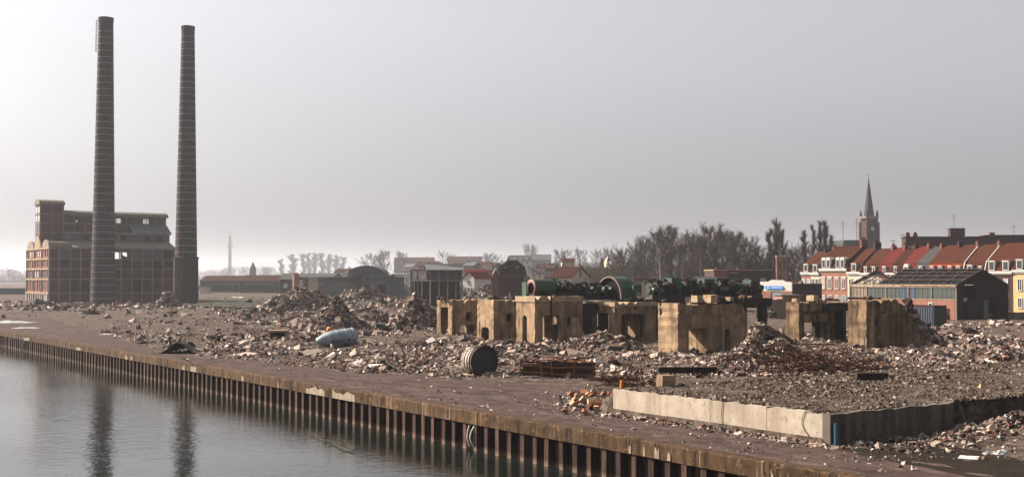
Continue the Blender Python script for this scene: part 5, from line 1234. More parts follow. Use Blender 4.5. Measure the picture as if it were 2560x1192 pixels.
# garage
P = AT(1896,770,205); P.z = 0; ga = thing('garage','white fronted garage with a blue sign over a grey shutter','garage', P, R(-44)); W_ = tpx(P, Vector((math.cos(R(-44)),math.sin(R(-44)),0)), 1979); gz = lambda y: zat(y,205)
mb = MB(); mb.plate([(0,gz(727)),(W_,gz(727)),(W_,gz(705)),(W_*.82,gz(704)),(W_*.74,gz(700)),(W_*.4,gz(699)),(W_*.3,gz(703.5)),(0,gz(704.5))], [], (0,0,0),(1,0,0),(0,0,1),(0,1,0),.3); mb.build('parapet', M['white'], ga)
mb = MB(); mb.plate([(0,-.4),(W_,-.4),(W_,gz(727.1)),(0,gz(727.1))], [[(W_*.38,-.3),(W_*.68,-.3),(W_*.68,gz(728)),(W_*.38,gz(728))]], (0,.02,0),(1,0,0),(0,0,1),(0,1,0),.28); mb.build('wall', M['brick_pale'], ga)
mb = MB(); mb.box(W_*.40,W_*.67,.12,.2,-.3,gz(728.2)); mb.build('shutter', M['shutter'], ga)
mb = MB(); mb.box(.1,W_-.1,.31,10,-.4,gz(710)); mb.build('rear_block', M['brick_dark'], ga)
mb = MB(); mb.box(-.01,W_+.01,.3,10.2,gz(710)+.004,gz(708.5)); mb.build('roof', M['slate'], ga)
mb = MB(); mb.plate([(0,0),(W_*.5,0),(W_*.54,.28),(W_*.5,.56),(0,.56),(-W_*.03,.28)], [], (W_*.235,-.16,gz(722.5)),(1,0,0),(0,0,1),(0,1,0),.155); sg = mb.build('sign', M['sign'], ga)
for i, (a, b_) in enumerate(((1.1,.25),(1.45,.16),(1.7,.22),(2.02,.3),(2.45,.18),(2.75,.25)) if True else ((.9,.18),(1.15,.1),(1.33,.16),(1.55,.2),(1.85,.12),(2.05,.18))): mb = MB(); mb.box(W_*.235+a+.15,W_*.235+a+b_+.15,-.172,-.163,gz(722.5)+.2,gz(722.5)+.40); mb.build('lettering', M['white'], sg)
mb = MB(); mb.plate([(.25,.12),(.6,.12),(.7,.4),(.35,.4)], [], (W_*.235,-.17,gz(722.5)),(1,0,0),(0,0,1),(0,1,0),.009); mb.build('emblem', M['white'], sg)
sh_, w = B('brick_shed','red brick shed with thin flat roof right of the garage','shed', 1957, 2003, 188, zat(739,188), zat(737.2,188), 6, 'brick_pale','slate', flatroof=True)
mb = MB(); mb.box(-.12,.1,-.05,-.006,zat(747,188),zat(738.9,188)); mb.build('side_sign', M['tank_blue'], sh_)
fn = thing('concrete_fence','grey concrete panel fence between the foundations below the garage','fence', AT(1890,770,180)); fn.location.z = -.0
for i in range(5):
    mb = MB(); mb.box(.02+i*1.05,1.0+i*1.05,0,.08,-.4,zat(747,180)-.1*(i%2==0)); mb.build('panel', M['fac_conc'], fn)
    mb = MB(); mb.box(-.04+i*1.05,.02+i*1.05,-.05,.12,-.4,zat(746,180)); mb.build('post', M['fac_conc'], fn)
tw, w = B('brick_tower_block','narrow pale brick tower block among the bare trees','tower block', 1942, 1968, 330, zat(641,330), zat(638.5,330), 8, 'brick_pale','cream', flatroof=True, over=.1, rz=R(-10), wins=[(.15,8.6,.75,2.0,'brick_red','pane'),(.58,8.6,.75,2.4,'brick_red','pane'),(.15,5,.75,2.0,'brick_red','pane')])
P = AT(2003,730,236); mb = MB(); mb.lathe([(-2,.62),(1.6,.62),(1.9,.5),(2.3,.12),(2.3,0)], P, (0,0,1), 16); tag(mb.build('silo', M['slate'], smooth=False), 'small grey silo with pointed cap before the first terrace house', 'silo')
B('red_lean_to','dull red roofed outbuilding left of the terrace','outbuilding', 1978, 2006, 246, zat(722,246), zat(704,246), 7, 'brick_pale','tile_a')
# green netting bush
mb = MB(); P = G(1928, 800); P = AT(1928, 792, 150)
for i in range(420):
    a, b_ = random.uniform(0,6.28), random.uniform(0,1.5); r = .62*random.uniform(.75,1.1); c_ = Vector((r*math.cos(a)*math.cos(b_)*1.25, r*math.sin(a)*math.cos(b_), r*math.sin(b_)*1.3)); d = Vector((random.uniform(-1,1),random.uniform(-1,1),random.uniform(-1,1))).normalized()*.16; e = d.orthogonal().normalized()*.05
    mb.add([c_-d-e, c_+d-e, c_+d+e, c_-d+e], [(0,1,2,3)])
o = mb.build('netting_heap', M['green_pale'], fix=False); o.location = P; tag(o, 'bundle of pale green netting in front of the panel fence', 'netting', kind='stuff')

# ---------------------------------------------------------------- terrace of houses
T0 = AT(2003, 760, 250); T0.z = 0
def tx(px): return tpx(T0, q, px)
ter = [ # px0, px1, wall, roof, ridge z, eaves z, dormers, label
 (2003,2027,'brick_pale','tile_a',11.6,7.0,'w','small end house of the terrace in pale brick with one white dormer'),
 (2027,2049,'cream','tile_a',11.7,6.9,'w','narrow cream fronted terrace house, second from the left end'),
 (2049,2118,'brick_pale','tile_c',12.6,7.7,'pp','wide ornate terrace house with paired white arched dormers'),
 (2118,2152,'cream','tile_a',12.0,7.0,'w','terrace house with cream front and dark stripe beside the ornate house'),
 (2152,2196,'cream','tile_a',11.9,6.8,'ss','terrace house with dull red roof and two small skylight dormers'),
 (2196,2226,'brick_red','tile_b',12.0,6.8,'s','terrace house with a bright red roof between brown ones'),
 (2226,2252,'cream','tile_c',12.0,6.8,'s','terrace house under a narrow brown roof strip'),
 (2252,2286,'brick_pale','tile_b',12.1,6.8,'a','terrace house with bright red roof and a white arched dormer'),
 (2286,2318,'brick_red','tile_d',12.0,6.8,'s','terrace house with the only slate grey roof'),
 (2318,2362,'brick_pale','tile_a',12.2,6.8,'ss','terrace house with orange mansard and brown roof, left one of the pair'),
 (2362,2408,'cream','tile_a',12.2,6.8,'ss','terrace house with orange mansard and brown roof, right one of the pair'),
 (2408,2462,'brick_red','tile_a',12.2,6.8,'ws','terrace house with white edged verge on its roof over the ruined hall'),
 (2462,2532,'brick_dark','tile_a',12.3,7.0,'ww','terrace house with two white dormers and dark brown front'),
 (2532,2600,'yellow','tile_a',12.4,7.2,'ww','yellow fronted terrace house at the right picture edge'),
 (2600,2660,'brick_red','tile_c',12.3,7.0,'ww','terrace house just outside the right picture edge')]
for i, (a, b_, wm, rm_, zr, ze, dm, lab) in enumerate(ter):
    x0, x1 = tx(a), tx(b_); w = x1-x0; P = T0 + q*x0; h_ = thing('terrace_house', lab, 'house', P, ROT_ROW, 'red roofed terrace houses')
    mb = MB(); mb.box(.01,w-.01,0,10,-.5,ze); mb.build('wall', M[wm], h_)
    mans = 'tile_e' if 9 <= i <= 10 else rm_
    mb = MB(); mb.plate([(-.1,ze+.25),(.75,ze+2.0),(5,ze+2.0),(5,ze+.25)], [], (.005,0,0),(0,1,0),(0,0,1),(1,0,0),w-.01); rf1 = mb.build('mansard', M[mans], h_)
    mb = MB(); mb.plate([(.66,ze+2.01),(5.2,zr),(9.9,ze+.2),(9.5,ze+.1),(5.0,ze+.1),(5.0,ze+2.01)], [], (.003,0,0),(0,1,0),(0,0,1),(1,0,0),w-.006); rf2 = mb.build('roof', M[rm_], h_)
    if i in (10,11,3): mb = MB(); mb.plate([(-.1,ze+.3),(.62,ze+2.05),(5.2,zr+.05),(5.2,zr+.22),(.5,ze+2.2),(-.2,ze+.4)], [], (w-.07,0,0),(0,1,0),(0,0,1),(1,0,0),.11); mb.build('verge', M['white' if i != 3 else 'tile_d'], rf2)
    mb = MB(); mb.box(0,w,-.4,-.003,ze-.12,ze+.22); mb.box(.05,w-.05,-.25,-.003,ze-.35,ze-.121); mb.build('cornice', M['white'], h_)
    nw = 2 if w < 7 else 4; step = w/nw
    for f_, (z0, hh) in enumerate(((.9,1.7),(3.9,2.0))):
        for k in range(nw):
            win(h_, step*(k+.5)-.45, 0, z0, .9, hh, 'white', 'curtain' if random.random() < .35 else 'pane', d=.12)
    if w > 4.5: mb = MB(); mb.box(w*.44,w*.44+.9,-.08,-.004,-.3,2.1); mb.build('door', M['wood'], h_)
    if i == 2:
        for k in range(nw): mb = MB(); mb.box(step*(k+.5)-.6,step*(k+.5)+.6,-.14,-.004,6.05,6.3); mb.build('window_head', M['white'], h_)
    def dormer(x, ww, hh, kind):
        d_ = MB(); d_.box(x,x+ww,-.15,1.4,ze+.35,ze+.35+hh); dm_ = d_.build('dormer', M['white'], h_)
        g_ = MB(); g_.box(x+.14,x+ww-.14,-.19,-.151,ze+.5,ze+.2+hh); g_.build('pane', M['pane'], dm_)
        if kind == 'a' or kind == 'p':
            n = 8; g_ = MB(); g_.plate([(x+ww/2+(ww/2+.05)*math.cos(math.pi*j/n), ze+.35+hh+ww*.45*math.sin(math.pi*j/n)) for j in range(n+1)], [], (0,-.18,0),(1,0,0),(0,0,1),(0,1,0),1.5); g_.build('arched_head', M['white'], dm_)
        else: g_ = MB(); g_.box(x-.1,x+ww+.1,-.25,1.45,ze+.352+hh,ze+.5+hh); g_.build('lid', M['white'], dm_)
    if dm in ('w',): dormer(w*.5-.5, 1.05, 1.45, 'w')
    if dm == 'ww': dormer(w*.25-.55, 1.15, 1.6, 'w'); dormer(w*.75-.55, 1.15, 1.6, 'w')
    if dm == 'pp':
        for c_ in (.16,.33,.67,.84): dormer(w*c_-.45, .9, 1.75, 'p')
    if dm == 's': dormer(w*.5-.3, .6, 1.0, 's')
    if dm == 'ss': dormer(w*.28-.3, .6, 1.0, 's'); dormer(w*.74-.3, .6, 1.0, 's')
    if dm == 'ws': dormer(w*.3-.4, .9, 1.1, 's'); dormer(w*.8-.3, .5, .9, 's')
    if dm == 'a': dormer(w*.4-.5, 1.0, 1.1, 'a')
    big = i in (2,3); ch = MB(); ch.box(w-.45,w-.02,4.4,6.3 if big else 5.6,zr-.9,zr+(1.2 if big else .55)); c_ = ch.build('chimney', M['brick_red' if i % 3 else 'brick_dark'], rf2)
    for k in range(3 if big else 2): ch = MB(); ch.tube((w-.24,4.65+.5*k,zr+(1.2 if big else .55)),(w-.24,4.65+.5*k,zr+(1.7 if big else .95)),.13,n=8); ch.build('chimney_pot', M['tile_a'], rf2)
def antenna(px, y0, y1, dep, lab):
    P = AT(px, y0, dep); t_ = thing('roof_antenna', lab, 'antenna', P); H = zat(y1,dep)-zat(y0,dep)
    mb = MB(); mb.tube((0,0,-.8),(0,0,H),.05,n=5); mb.build('mast', M['steel'], t_)
    for k in range(3): mb = MB(); s_ = .7-.12*k; mb.tube((-s_,0,H*(.95-.08*k)),(s_,0,H*(.95-.08*k)),.025,n=4); mb.build('rod', M['steel'], t_)
antenna(2108,612,552,256,'tall thin antenna left of the church spire'); antenna(2142,612,545,256,'tallest thin antenna beside the church spire')
antenna(2257,615,585,252,'short antenna right of the church'); antenna(2385,574,537,300,'antenna on the long brick block behind the terrace'); antenna(2535,592,562,300,'antenna near the right edge on the long brick block'); antenna(2233,615,600,250,'tiny antenna right of the nave')
# long brick block behind terrace
zb = lambda y: zat(y,300)
for (a, b_, yt, lab) in ((2265,2350,593,'left part of the long flat roofed brick block behind the terrace'),(2351,2462,593,'middle part of the long brick block with a big square stair head'),(2463,2600,589,'right part of the long brick block behind the terrace')):
    bb, w = B('apartment_block', lab, 'apartment block', a, b_, 300, zb(yt), zb(yt-1.6), 9, 'brick_dark','brick_dark', flatroof=True, rz=R(-12), wins=row_w(4 if b_-a < 90 else 6, 12.6, 1.6, 1.5, s=('slate','curtain')))
    if a == 2351: mb = MB(); mb.box(w*.25,w*.58,1,5,zb(yt)+.3,zb(571)); mb.build('stair_head', M['brick_dark'], bb); mb = MB(); mb.box(w*.24,w*.59,.9,5.1,zb(571)+.002,zb(570)); mb.build('stair_roof', M['conc_dark'], bb)
    if a == 2265:
        for x in (.02,.24): mb = MB(); mb.box(w*x,w*x+1.0,0.5,2,zb(yt)-6,zb(584)); mb.build('chimney', M['brick_red'], bb); mb = MB(); mb.tube((w*x+.5,1.2,zb(584)),(w*x+.5,1.2,zb(580)),.35,n=8); mb.build('chimney_pot', M['tile_a'], bb)
    if a == 2463:
        for x in (.1,.82): mb = MB(); mb.box(w*x,w*x+1.2,0.5,2,zb(yt),zb(581)); mb.build('chimney', M['brick_red'], bb)
# church
dep = 560; zc = lambda y: zat(y,dep); P = AT(2174,700,dep); P.z = 0; ch = thing('church','brick church with a tall pointed spire on its clock tower','church', P, R(15))
hw = 2.9
mb = MB(); mb.box(-hw,hw,-hw,hw,0,zc(548)); mb.build('tower', M['church_brick'], ch)
mb = MB(); mb.lathe([(zc(548),4.0),(zc(546),4.3),(zc(541),4.1),(zc(541),3.7)], (0,0,0), (0,0,1), 8); mb.build('parapet', M['fac_conc'], ch)
mb = MB(); mb.lathe([(zc(541)-.3,2.5),(zc(444),.10),(zc(442),0)], (0,0,0), (0,0,1), 8); mb.build('spire', M['tile_d'], ch)
for sx in (-1,1):
    for sy in (-1,1): mb = MB(); mb.lathe([(0,.55),(2.2,.55),(4.4,0)], (sx*hw*.92,sy*hw*.92,zc(546)), (0,0,1), 6); mb.build('pinnacle', M['brick_dark'], ch); mb = MB(); mb.box(sx*hw-.55,sx*hw+.55,sy*hw-.55,sy*hw+.55,0,zc(556)); mb.build('buttress', M['brick_dark'], ch)
mb = MB(); mb.tube((0,-hw-.03,zc(572)),(0,-hw-.2,zc(572)),1.0,n=20); mb.build('clock_face', M['white'], ch)
for x in (-1.3,.5): mb = MB(); mb.plate(arch(x,x+.9,zc(592),zc(577)), [], (0,-hw-.08,0),(1,0,0),(0,0,1),(0,1,0),.07); mb.build('belfry_window', M['hole'], ch)
mb = MB(); mb.tube((0,0,zc(442)),(0,0,zc(434)),.09,n=5); mb.tube((-.5,0,zc(437)),(.5,0,zc(437)),.07,n=5); mb.build('cross', M['steel'], ch)
mb = MB(); mb.plate([(-12,0),(7.5,0),(7.5,zc(612)),(6.8,zc(599)),(-11,zc(600)),(-12,zc(612))], [], (0,hw+.2,0),(1,0,0),(0,0,1),(0,1,0),8); mb.build('nave', M['tile_d'], ch)

# ---------------------------------------------------------------- ruined hall with bare roof trusses, container
HPt = G(2391,801); HPt.z = 0; hl = thing('industrial_hall','long brick hall with green glazing and exposed roof trusses over sheets coloured as its dark interior','industrial hall', HPt, ROT_BLOCK)
HL = -tpx(HPt, q, 2124); HWd = tpx(HPt, p, 2519); zE = 5.0; zRg = 7.15
def hp(name, m, mb, par=None): return mb.build(name, M[m], par or hl)
mb = MB(); hs_ = []
for a, b_, z0, z1 in ((5.2,6.6,1.1,2.0),(6.9,8.6,1.1,2.0),(3.9,4.6,1.5,2.5)): hs_.append([(a,z0),(b_,z0),(b_,z1),(a,z1)])
mb.plate([(0,-.3),(HL,-.3),(HL,2.9),(0,2.9)], hs_+[[(1.0,-.1),(1.7,-.1),(1.7,1.7),(1.0,1.7)]], (0,0,0),(0,1,0),(0,0,1),(1,0,0),.25); hp('brick_wall', 'brick_pale', mb)
for h_ in hs_:
    win(hl, 0, h_[0][0], h_[0][1], h_[1][0]-h_[0][0], h_[2][1]-h_[0][1], 'white', 'pane', axis=1)
mb = MB(); mb.box(-.05,-.003,0,HL,2.9,3.0); hp('sill', 'conc_cap', mb)
mb = MB(); mb.box(-.08,.2,0,HL,4.62,4.76); hp('lintel', 'fac_conc', mb)
mb = MB(); mb.box(-.12,.25,-.1,HL+.1,4.86,5.05); hp('eaves_beam', 'conc_cap', mb)
nb = 5; ys = np.linspace(0, HL-3.0, nb+0).tolist() + [HL]
ys = [0, HL*.215, HL*.43, HL*.64, HL*.83, HL]
for i in range(5):
    mb = MB(); mb.box(.05,.10,ys[i]+.12,ys[i+1]-.12,3.0,4.62); hp('glazing', 'glass_green' if i < 4 else 'fac_conc', mb)
    for j in range(1,5):
        y = ys[i]+(ys[i+1]-ys[i])*j/5; mb = MB(); mb.box(.0,.045,y-.025,y+.025,3.0,4.62); hp('glazing_bar', 'fac_conc', mb)
    if i in (1,2): mb = MB(); y = ys[i]+(ys[i+1]-ys[i])*(.7 if i==1 else .1); mb.box(.01,.044,y,y+.7,3.0,4.6); hp('blue_panel', 'glass_blue', mb)
for y in ys: mb = MB(); mb.box(-.06,.12,y-.09,y+.09,-.3 if y in (0,) else 3.0,4.62); hp('post', 'fac_conc', mb)
# gable wall
mb = MB(); mid = HWd/2
mb.plate([(0,-.3),(HWd,-.3),(HWd,zE),(mid,zRg),(0,zE)], [[(1.9,3.2),(3.1,3.2),(3.1,4.6),(1.9,4.6)],[(3.25,3.2),(4.5,3.2),(4.5,4.6),(3.25,4.6)],[(1.9,4.75),(4.5,4.75),(4.5,5.5),(1.9,5.0)],[(7.6,-.1),(9.3,-.1),(9.3,2.9),(7.6,2.9)]], (0,0,0),(1,0,0),(0,0,1),(0,1,0),.25); hp('gable_wall', 'conc_dark', mb)
mb = MB(); mb.plate([(0,-.3),(HWd,-.3),(HWd,zE),(mid,zRg),(0,zE)], [[(.5,3.2),(HWd-.5,3.2),(HWd-.5,4.9),(mid,6.6),(.5,4.9)]], (0,HL-.25,0),(1,0,0),(0,0,1),(0,1,0),.25); hp('far_gable_wall', 'brick_dark', mb)
mb = MB(); mb.plate([(0,-.3),(HL-.52,-.3),(HL-.52,4.9),(0,4.9)], [], (HWd-.25,.26,0),(0,1,0),(0,0,1),(1,0,0),.25); hp('far_side_wall', 'brick_dark', mb)
mb = MB(); mb.tube((1.9,-.25,2.9),(1.9,-.02,3.0),.28,n=10); hp('lamp', 'white', mb)
mb = MB(); mb.box(1.6,2.6,-.04,-.003,0,2.1); hp('door', 'hole', mb)
mb = MB(); mb.box(6.4,7.5,-.06,-.003,-.2,2.9); hp('sliding_door', 'grey_wall', mb)
for yk in [-.0, HL*.12, HL*.27, HL*.42, HL*.57, HL*.72, HL*.87, HL-.1]:
    mb = MB(); 
    for sgn in (0,1):
        x0_, x1_ = (0,mid) if sgn == 0 else (HWd,mid)
        mb.tube((x0_,yk,zE+.08),(x1_,yk,zRg+.12),.09,n=4); 
        for j in range(1,4): xa = x0_+(x1_-x0_)*j/4; za = zE+(zRg-zE)*j/4; mb.tube((xa,yk,za),(xa,yk,zE+.15),.035,n=4); mb.tube((xa,yk,zE+.15),(x0_+(x1_-x0_)*(j-1)/4,yk,zE+(zRg-zE)*(j-1)/4),.035,n=4)
    mb.tube((0,yk,zE+.12),(HWd,yk,zE+.12),.05,n=4); hp('truss', 'steel', mb)
for j in range(5):
    for sgn in (0,1):
        if sgn and j > 3: continue
        f_ = (0,.3,.58,.84,1)[j]; x0_ = 0 if sgn == 0 else HWd; xa = x0_+(mid-x0_)*f_; za = zE+(zRg-zE)*f_+.14; mb = MB(); mb.tube((xa,-.3,za),(xa,HL*(.9 if j > 2 else 1),za),.07,n=4); hp('purlin', 'steel', mb)
for k in range(5):
    mb = MB(); y0_ = HL*(.05+.19*k); mb.tube((0,y0_,zE+.1),(mid*.9,y0_+HL*.13,zRg-.1),.045,n=4); hp('brace', 'steel', mb)
mb = MB(); mb.plate([(0,0),(mid*1.02,zRg-zE+.05),(mid*1.02,zRg-zE+.12),(0,.08)], [], (HWd,.2,zE+.15),(-1,0,0),(0,0,1),(0,1,0),HL*.8); hp('remaining_roof', 'black_metal', mb)
for k_ in range(5):
    mb = MB(); y0_ = .2+(HL*.74-.2)*k_/5; mb.plate([(.15,0),(mid*1.0,zRg-zE-.16),(mid*1.0,zRg-zE-.10),(.15,.06)], [], (0,y0_,zE-.02),(1,0,0),(0,0,1),(0,1,0),HL*.74/5-.06); hp('dark_interior_sheet', 'hole', mb)  # near-black sheets added under the trusses to stand for the dark interior
for i in range(18):
    mb = MB(); y0_ = HL*random.uniform(.72,.98); x0_ = random.uniform(.1,mid); mb.tube((x0_,y0_,zE+random.uniform(0,.6)),(x0_+random.uniform(-1.2,1.2),y0_+random.uniform(-1,1),zE+(zRg-zE)*random.uniform(.2,.8)),.04,n=4); hp('fallen_batten', 'wood', mb) if i % 2 else hp('fallen_batten', 'cream', mb)
P = G(2366,812) ; cn = thing('steel_container','navy corrugated container with dark end in front of the green glazed hall','container', (P.x-2.4,P.y-2.2,0), ROT_BLOCK)
cH = zat(768, P.y)-.0; cH = 2.45
mb = MB(); mb.box(0,2.6,0,5.2,-.1,cH); mb.build('body', M['container'], cn)
for i in range(14): mb = MB(); y = .2+i*.36; mb.box(-.06,-.003,y,y+.18,.05,cH-.12); mb.build('rib', M['container'], cn)
for x in (.06,1.33): mb = MB(); mb.box(x,x+1.2,-.06,-.003,.05,cH-.1); mb.build('door', M['black_metal'], cn)
mb = MB(); mb.box(-.08,2.68,-.08,5.28,cH,cH+.08); mb.build('roof_rim', M['rust'], cn)
wl = thing('concrete_fence','stained concrete panel wall running right from the green glazed brick hall','fence', AT(2521,800,178), R(-8)); wl.location.z = 0
for i in range(5):
    mb = MB(); mb.box(i*2.0+.05,i*2.0+1.95,0,.12,-.3,.95); mb.build('panel', M['fac_conc'], wl); mb = MB(); mb.box(i*2.0-.05,i*2.0+.05,-.06,.18,-.3,1.05); mb.build('post', M['fac_conc'], wl)
# tower with antennas far away
dep = 2500; P = AT(574,700,dep); P.z = 0; zt = lambda y: zat(y,dep); tv = thing('telecom_tower','faint grey concrete telecommunications tower in the haze','tower', P)
mb = MB(); mb.lathe([(0,4.2),(zt(618),3.4),(zt(618),0)], (0,0,0), (0,0,1), 12); mb.build('shaft', M['tower_grey'], tv)
for y, r in ((617,6.8),(610,5.6),(603,4.4),(594,3.7)): mb = MB(); mb.lathe([(zt(y),0),(zt(y),r),(zt(y-3),r),(zt(y-3),0)], (0,0,0), (0,0,1), 14); mb.build('platform', M['tower_grey'], tv)
mb = MB(); mb.tube((0,0,zt(618)),(0,0,zt(590)),2.1,n=8); mb.tube((0,0,zt(590)),(0,0,zt(577)),.8,n=6); mb.build('antenna_mast', M['tower_grey'], tv)
dep = 900; P = AT(632,700,dep); P.z = 0; t_ = thing('chapel_spire','tiny dark church steeple above the hazy trees','church', P); zz = lambda y: zat(y,dep)
mb = MB(); mb.box(-2,2,-2,2,0,zz(670)); mb.build('tower', M['slate'], t_); mb = MB(); mb.lathe([(zz(670),2.2),(zz(653),0)], (0,0,0), (0,0,1), 8); mb.build('spire', M['tile_d'], t_)

# ---------------------------------------------------------------- trees
def quad_twig(mb, a, d, w, rr):
    e = d.cross(Vector((rr.uniform(-1,1),rr.uniform(-1,1),rr.uniform(-1,1)))); 
    if e.length < 1e-4: return
    e = e.normalized()*w; mb.add([a-e, a+e, a+d+e*.3, a+d-e*.3], [(0,1,2,3)])
def make_tree(kind, seed, tw=.026):
    rr = random.Random(seed); tr = MB(); cr = MB(); H = 10.0
    spread = {'round':.42,'birch':.30,'poplar':.10,'spire':.06,'low':.6}[kind]; base = {'round':.22,'birch':.25,'poplar':.10,'spire':.08,'low':.12}[kind]
    pts = [Vector((0,0,0))]
    for i in range(8): pts.append(pts[-1]+Vector((rr.uniform(-.12,.12)*(1 if kind in('round','low') else .5),rr.uniform(-.12,.12)*.6,H*.92/8)))
    for i in range(8): tr.tube(pts[i], pts[i+1], .22*(1-i/8.6), .22*(1-(i+1)/8.6), 6, False)
    def at(t): t = max(0,min(.999,t))*8; i = int(t); return pts[i].lerp(pts[i+1], t-i)
    nl = {'round':34,'birch':32,'poplar':34,'spire':30,'low':28}[kind]
    for i in range(nl):
        t = base+(.98-base)*(i+rr.random())/nl; s0 = at(t); az = rr.uniform(0,6.283)
        env = math.sin(math.pi*min(1,((t-base)/(1-base))*.8+.16))**.7
        L = H*spread*env*rr.uniform(.7,1.15); up = {'round':.75,'birch':1.1,'poplar':4.0,'spire':6.0,'low':.55}[kind]
        if kind in ('poplar','spire'): L *= 2.0; L = min(L, (10.2-s0.z)*1.0)
        d = Vector((math.cos(az), math.sin(az), up*rr.uniform(.7,1.3))).normalized(); a = s0; n = 5; r0 = (.075 if kind not in ('poplar','spire') else .022)*(1-t*.7); seg = []
        for k in range(n):
            nx = a + d*L/n; tr.tube(a, nx, r0*(1-k/n*.8), r0*(1-(k+1)/n*.8), 4, False); seg.append((a,nx,d.copy())); a = nx
            d = (d + Vector((rr.uniform(-.25,.25),rr.uniform(-.25,.25),rr.uniform(-.1,.28)))).normalized()
        for k, (a_, b_, dd) in enumerate(seg):
            if k == 0 and kind not in ('poplar','spire'): continue
            for j in range(7):
                s1 = a_.lerp(b_, rr.random()); d1 = (dd + Vector((rr.uniform(-.9,.9),rr.uniform(-.9,.9),rr.uniform(-.3,.7)))*(.9 if kind not in ('poplar','spire') else .35)).normalized(); L1 = L*rr.uniform(.16,.34)
                quad_twig(cr, s1, d1*L1, tw*.8, rr)
                for m_ in range(9 if kind not in ('poplar','spire') else 4):
                    s2 = s1 + d1*L1*rr.uniform(.2,1); d2 = (d1 + Vector((rr.uniform(-1,1),rr.uniform(-1,1),rr.uniform(-.5,.9)))*(1 if kind not in ('poplar','spire') else .4)).normalized()
                    if kind == 'birch' and rr.random() < .4: d2.z -= .7
                    quad_twig(cr, s2, d2*rr.uniform(.25,.65), tw*.42, rr)
    return tr, cr
TREE = {}
def tree(kind, var, px, dep, ytop, label, bark='bark', twig='twig', wx=1.0, name='bare_tree', group=None, zg=0.0):
    key = (kind, var, bark, twig)
    if key not in TREE:
        tr, cr = make_tree(kind, 100*var+len(kind))
        a = tr.build('trunk', M[bark], fix=False); b_ = cr.build('crown', M[twig], fix=False); TREE[key] = (a.data, b_.data); bpy.data.objects.remove(a); bpy.data.objects.remove(b_)
    P = AT(px, 700, dep); P.z = zg; t_ = thing(name, label, 'tree', P, random.uniform(0,6.28), group); s = (zat(ytop,dep)-zg)/9.9; t_.scale = (s*wx, s*wx, s)
    for nm, me in zip(('trunk','crown'), TREE[key]): link(nm, me, None, t_)
    return t_
gr = 'bare trees behind the machine row'
for px, dep, yt, kd, v_, wx, bk, tw_, lab in (
 (1553,330,628,'round',1,.8,'bark','twig','bare tree at the left foot of the tall tree group'),(1590,320,618,'low',2,.8,'bark','twig_green','bushy tree with yellowish green buds'),(1612,345,600,'round',3,.7,'bark','twig','slim bare tree left of the tallest rounded crown'),
 (1650,335,572,'birch',1,1.05,'birch','twig','tall bare birch with pale trunk forming the first rounded crown'),(1680,350,566,'birch',2,.95,'bark','twig_red','tall reddish bare tree right beside the first birch'),(1706,318,612,'birch',3,.7,'birch','twig','white stemmed young birch between the two big crowns'),
 (1738,345,590,'round',4,.8,'bark','twig_red','bare tree leaning into the gap of the tall group'),(1752,338,598,'birch',4,.9,'birch','twig','pale forked birch in the middle of the tall group'),(1776,350,570,'round',1,.85,'bark','twig_red','tallest rounded bare tree in the middle of the tall group'),
 (1808,345,582,'round',2,.8,'bark','twig','rounded bare tree right of the tallest crown'),(1838,338,580,'birch',2,1.0,'bark','twig_green','greenish budding tree at the right of the tall group'),(1866,346,600,'round',3,.75,'bark','twig_green','greenish rounded tree before the poplars'),
 (1892,350,618,'round',4,.75,'bark','twig','smaller bare tree sloping down towards the poplars'),(1905,345,640,'low',1,.6,'bark','twig','low bare tree under the left poplar'),(1985,345,628,'round',2,.8,'bark','twig','rounded bare tree between the two poplar groups'),
 (2012,340,622,'low',3,.7,'bark','twig','low bare tree above the first terrace house'),(1960,350,640,'low',2,.7,'bark','twig','low bare tree behind the brick tower block'),(2070,350,612,'round',1,.6,'bark','twig','bare tree right of the spired poplars')):
    tree(kd, v_, px, dep, yt, lab, bk, tw_, wx, group=gr)
for px, yt, kd, v_, wx, lab in ((1924,570,'poplar',1,1.1,'left stem of the bigger poplar'),(1941,549,'poplar',2,1.2,'tallest middle poplar of the left poplar group'),(1958,572,'poplar',3,1.1,'right shoulder poplar of the left poplar group'),
 (2014,572,'spire',1,1.6,'broad left poplar of the spired group'),(2034,556,'spire',2,1.0,'thin spire poplar second in the spired group'),(2050,547,'spire',3,1.15,'thin spire poplar third in the spired group'),(2063,546,'spire',4,1.4,'last and tallest poplar of the spired group'),(2076,584,'spire',1,1.5,'short poplar at the right end of the spired group')):
    tree(kd, v_, px, 350, yt, lab, 'bark', 'twig_red', wx, 'poplar', 'leafless poplars')
for i, (px, yt, wx) in enumerate(((702,647,2.8),(732,636,3.2),(757,634,2.2),(771,632,2.3),(786,632,2.4),(803,632,2.3),(821,635,2.5),(840,638,2.7),(858,642,2.5))):
    tree('poplar', 1+i%3, px, 2300, yt, ('short round poplar starting the hazy row','wide hazy poplar standing apart left of the row','first poplar of the tight hazy row','second poplar of the tight hazy row','third poplar of the tight hazy row','fourth poplar of the tight hazy row','fifth poplar of the tight hazy row','sixth poplar of the tight hazy row','last poplar of the tight hazy row')[i], 'bark', 'twig', wx, 'poplar', 'hazy poplar row')
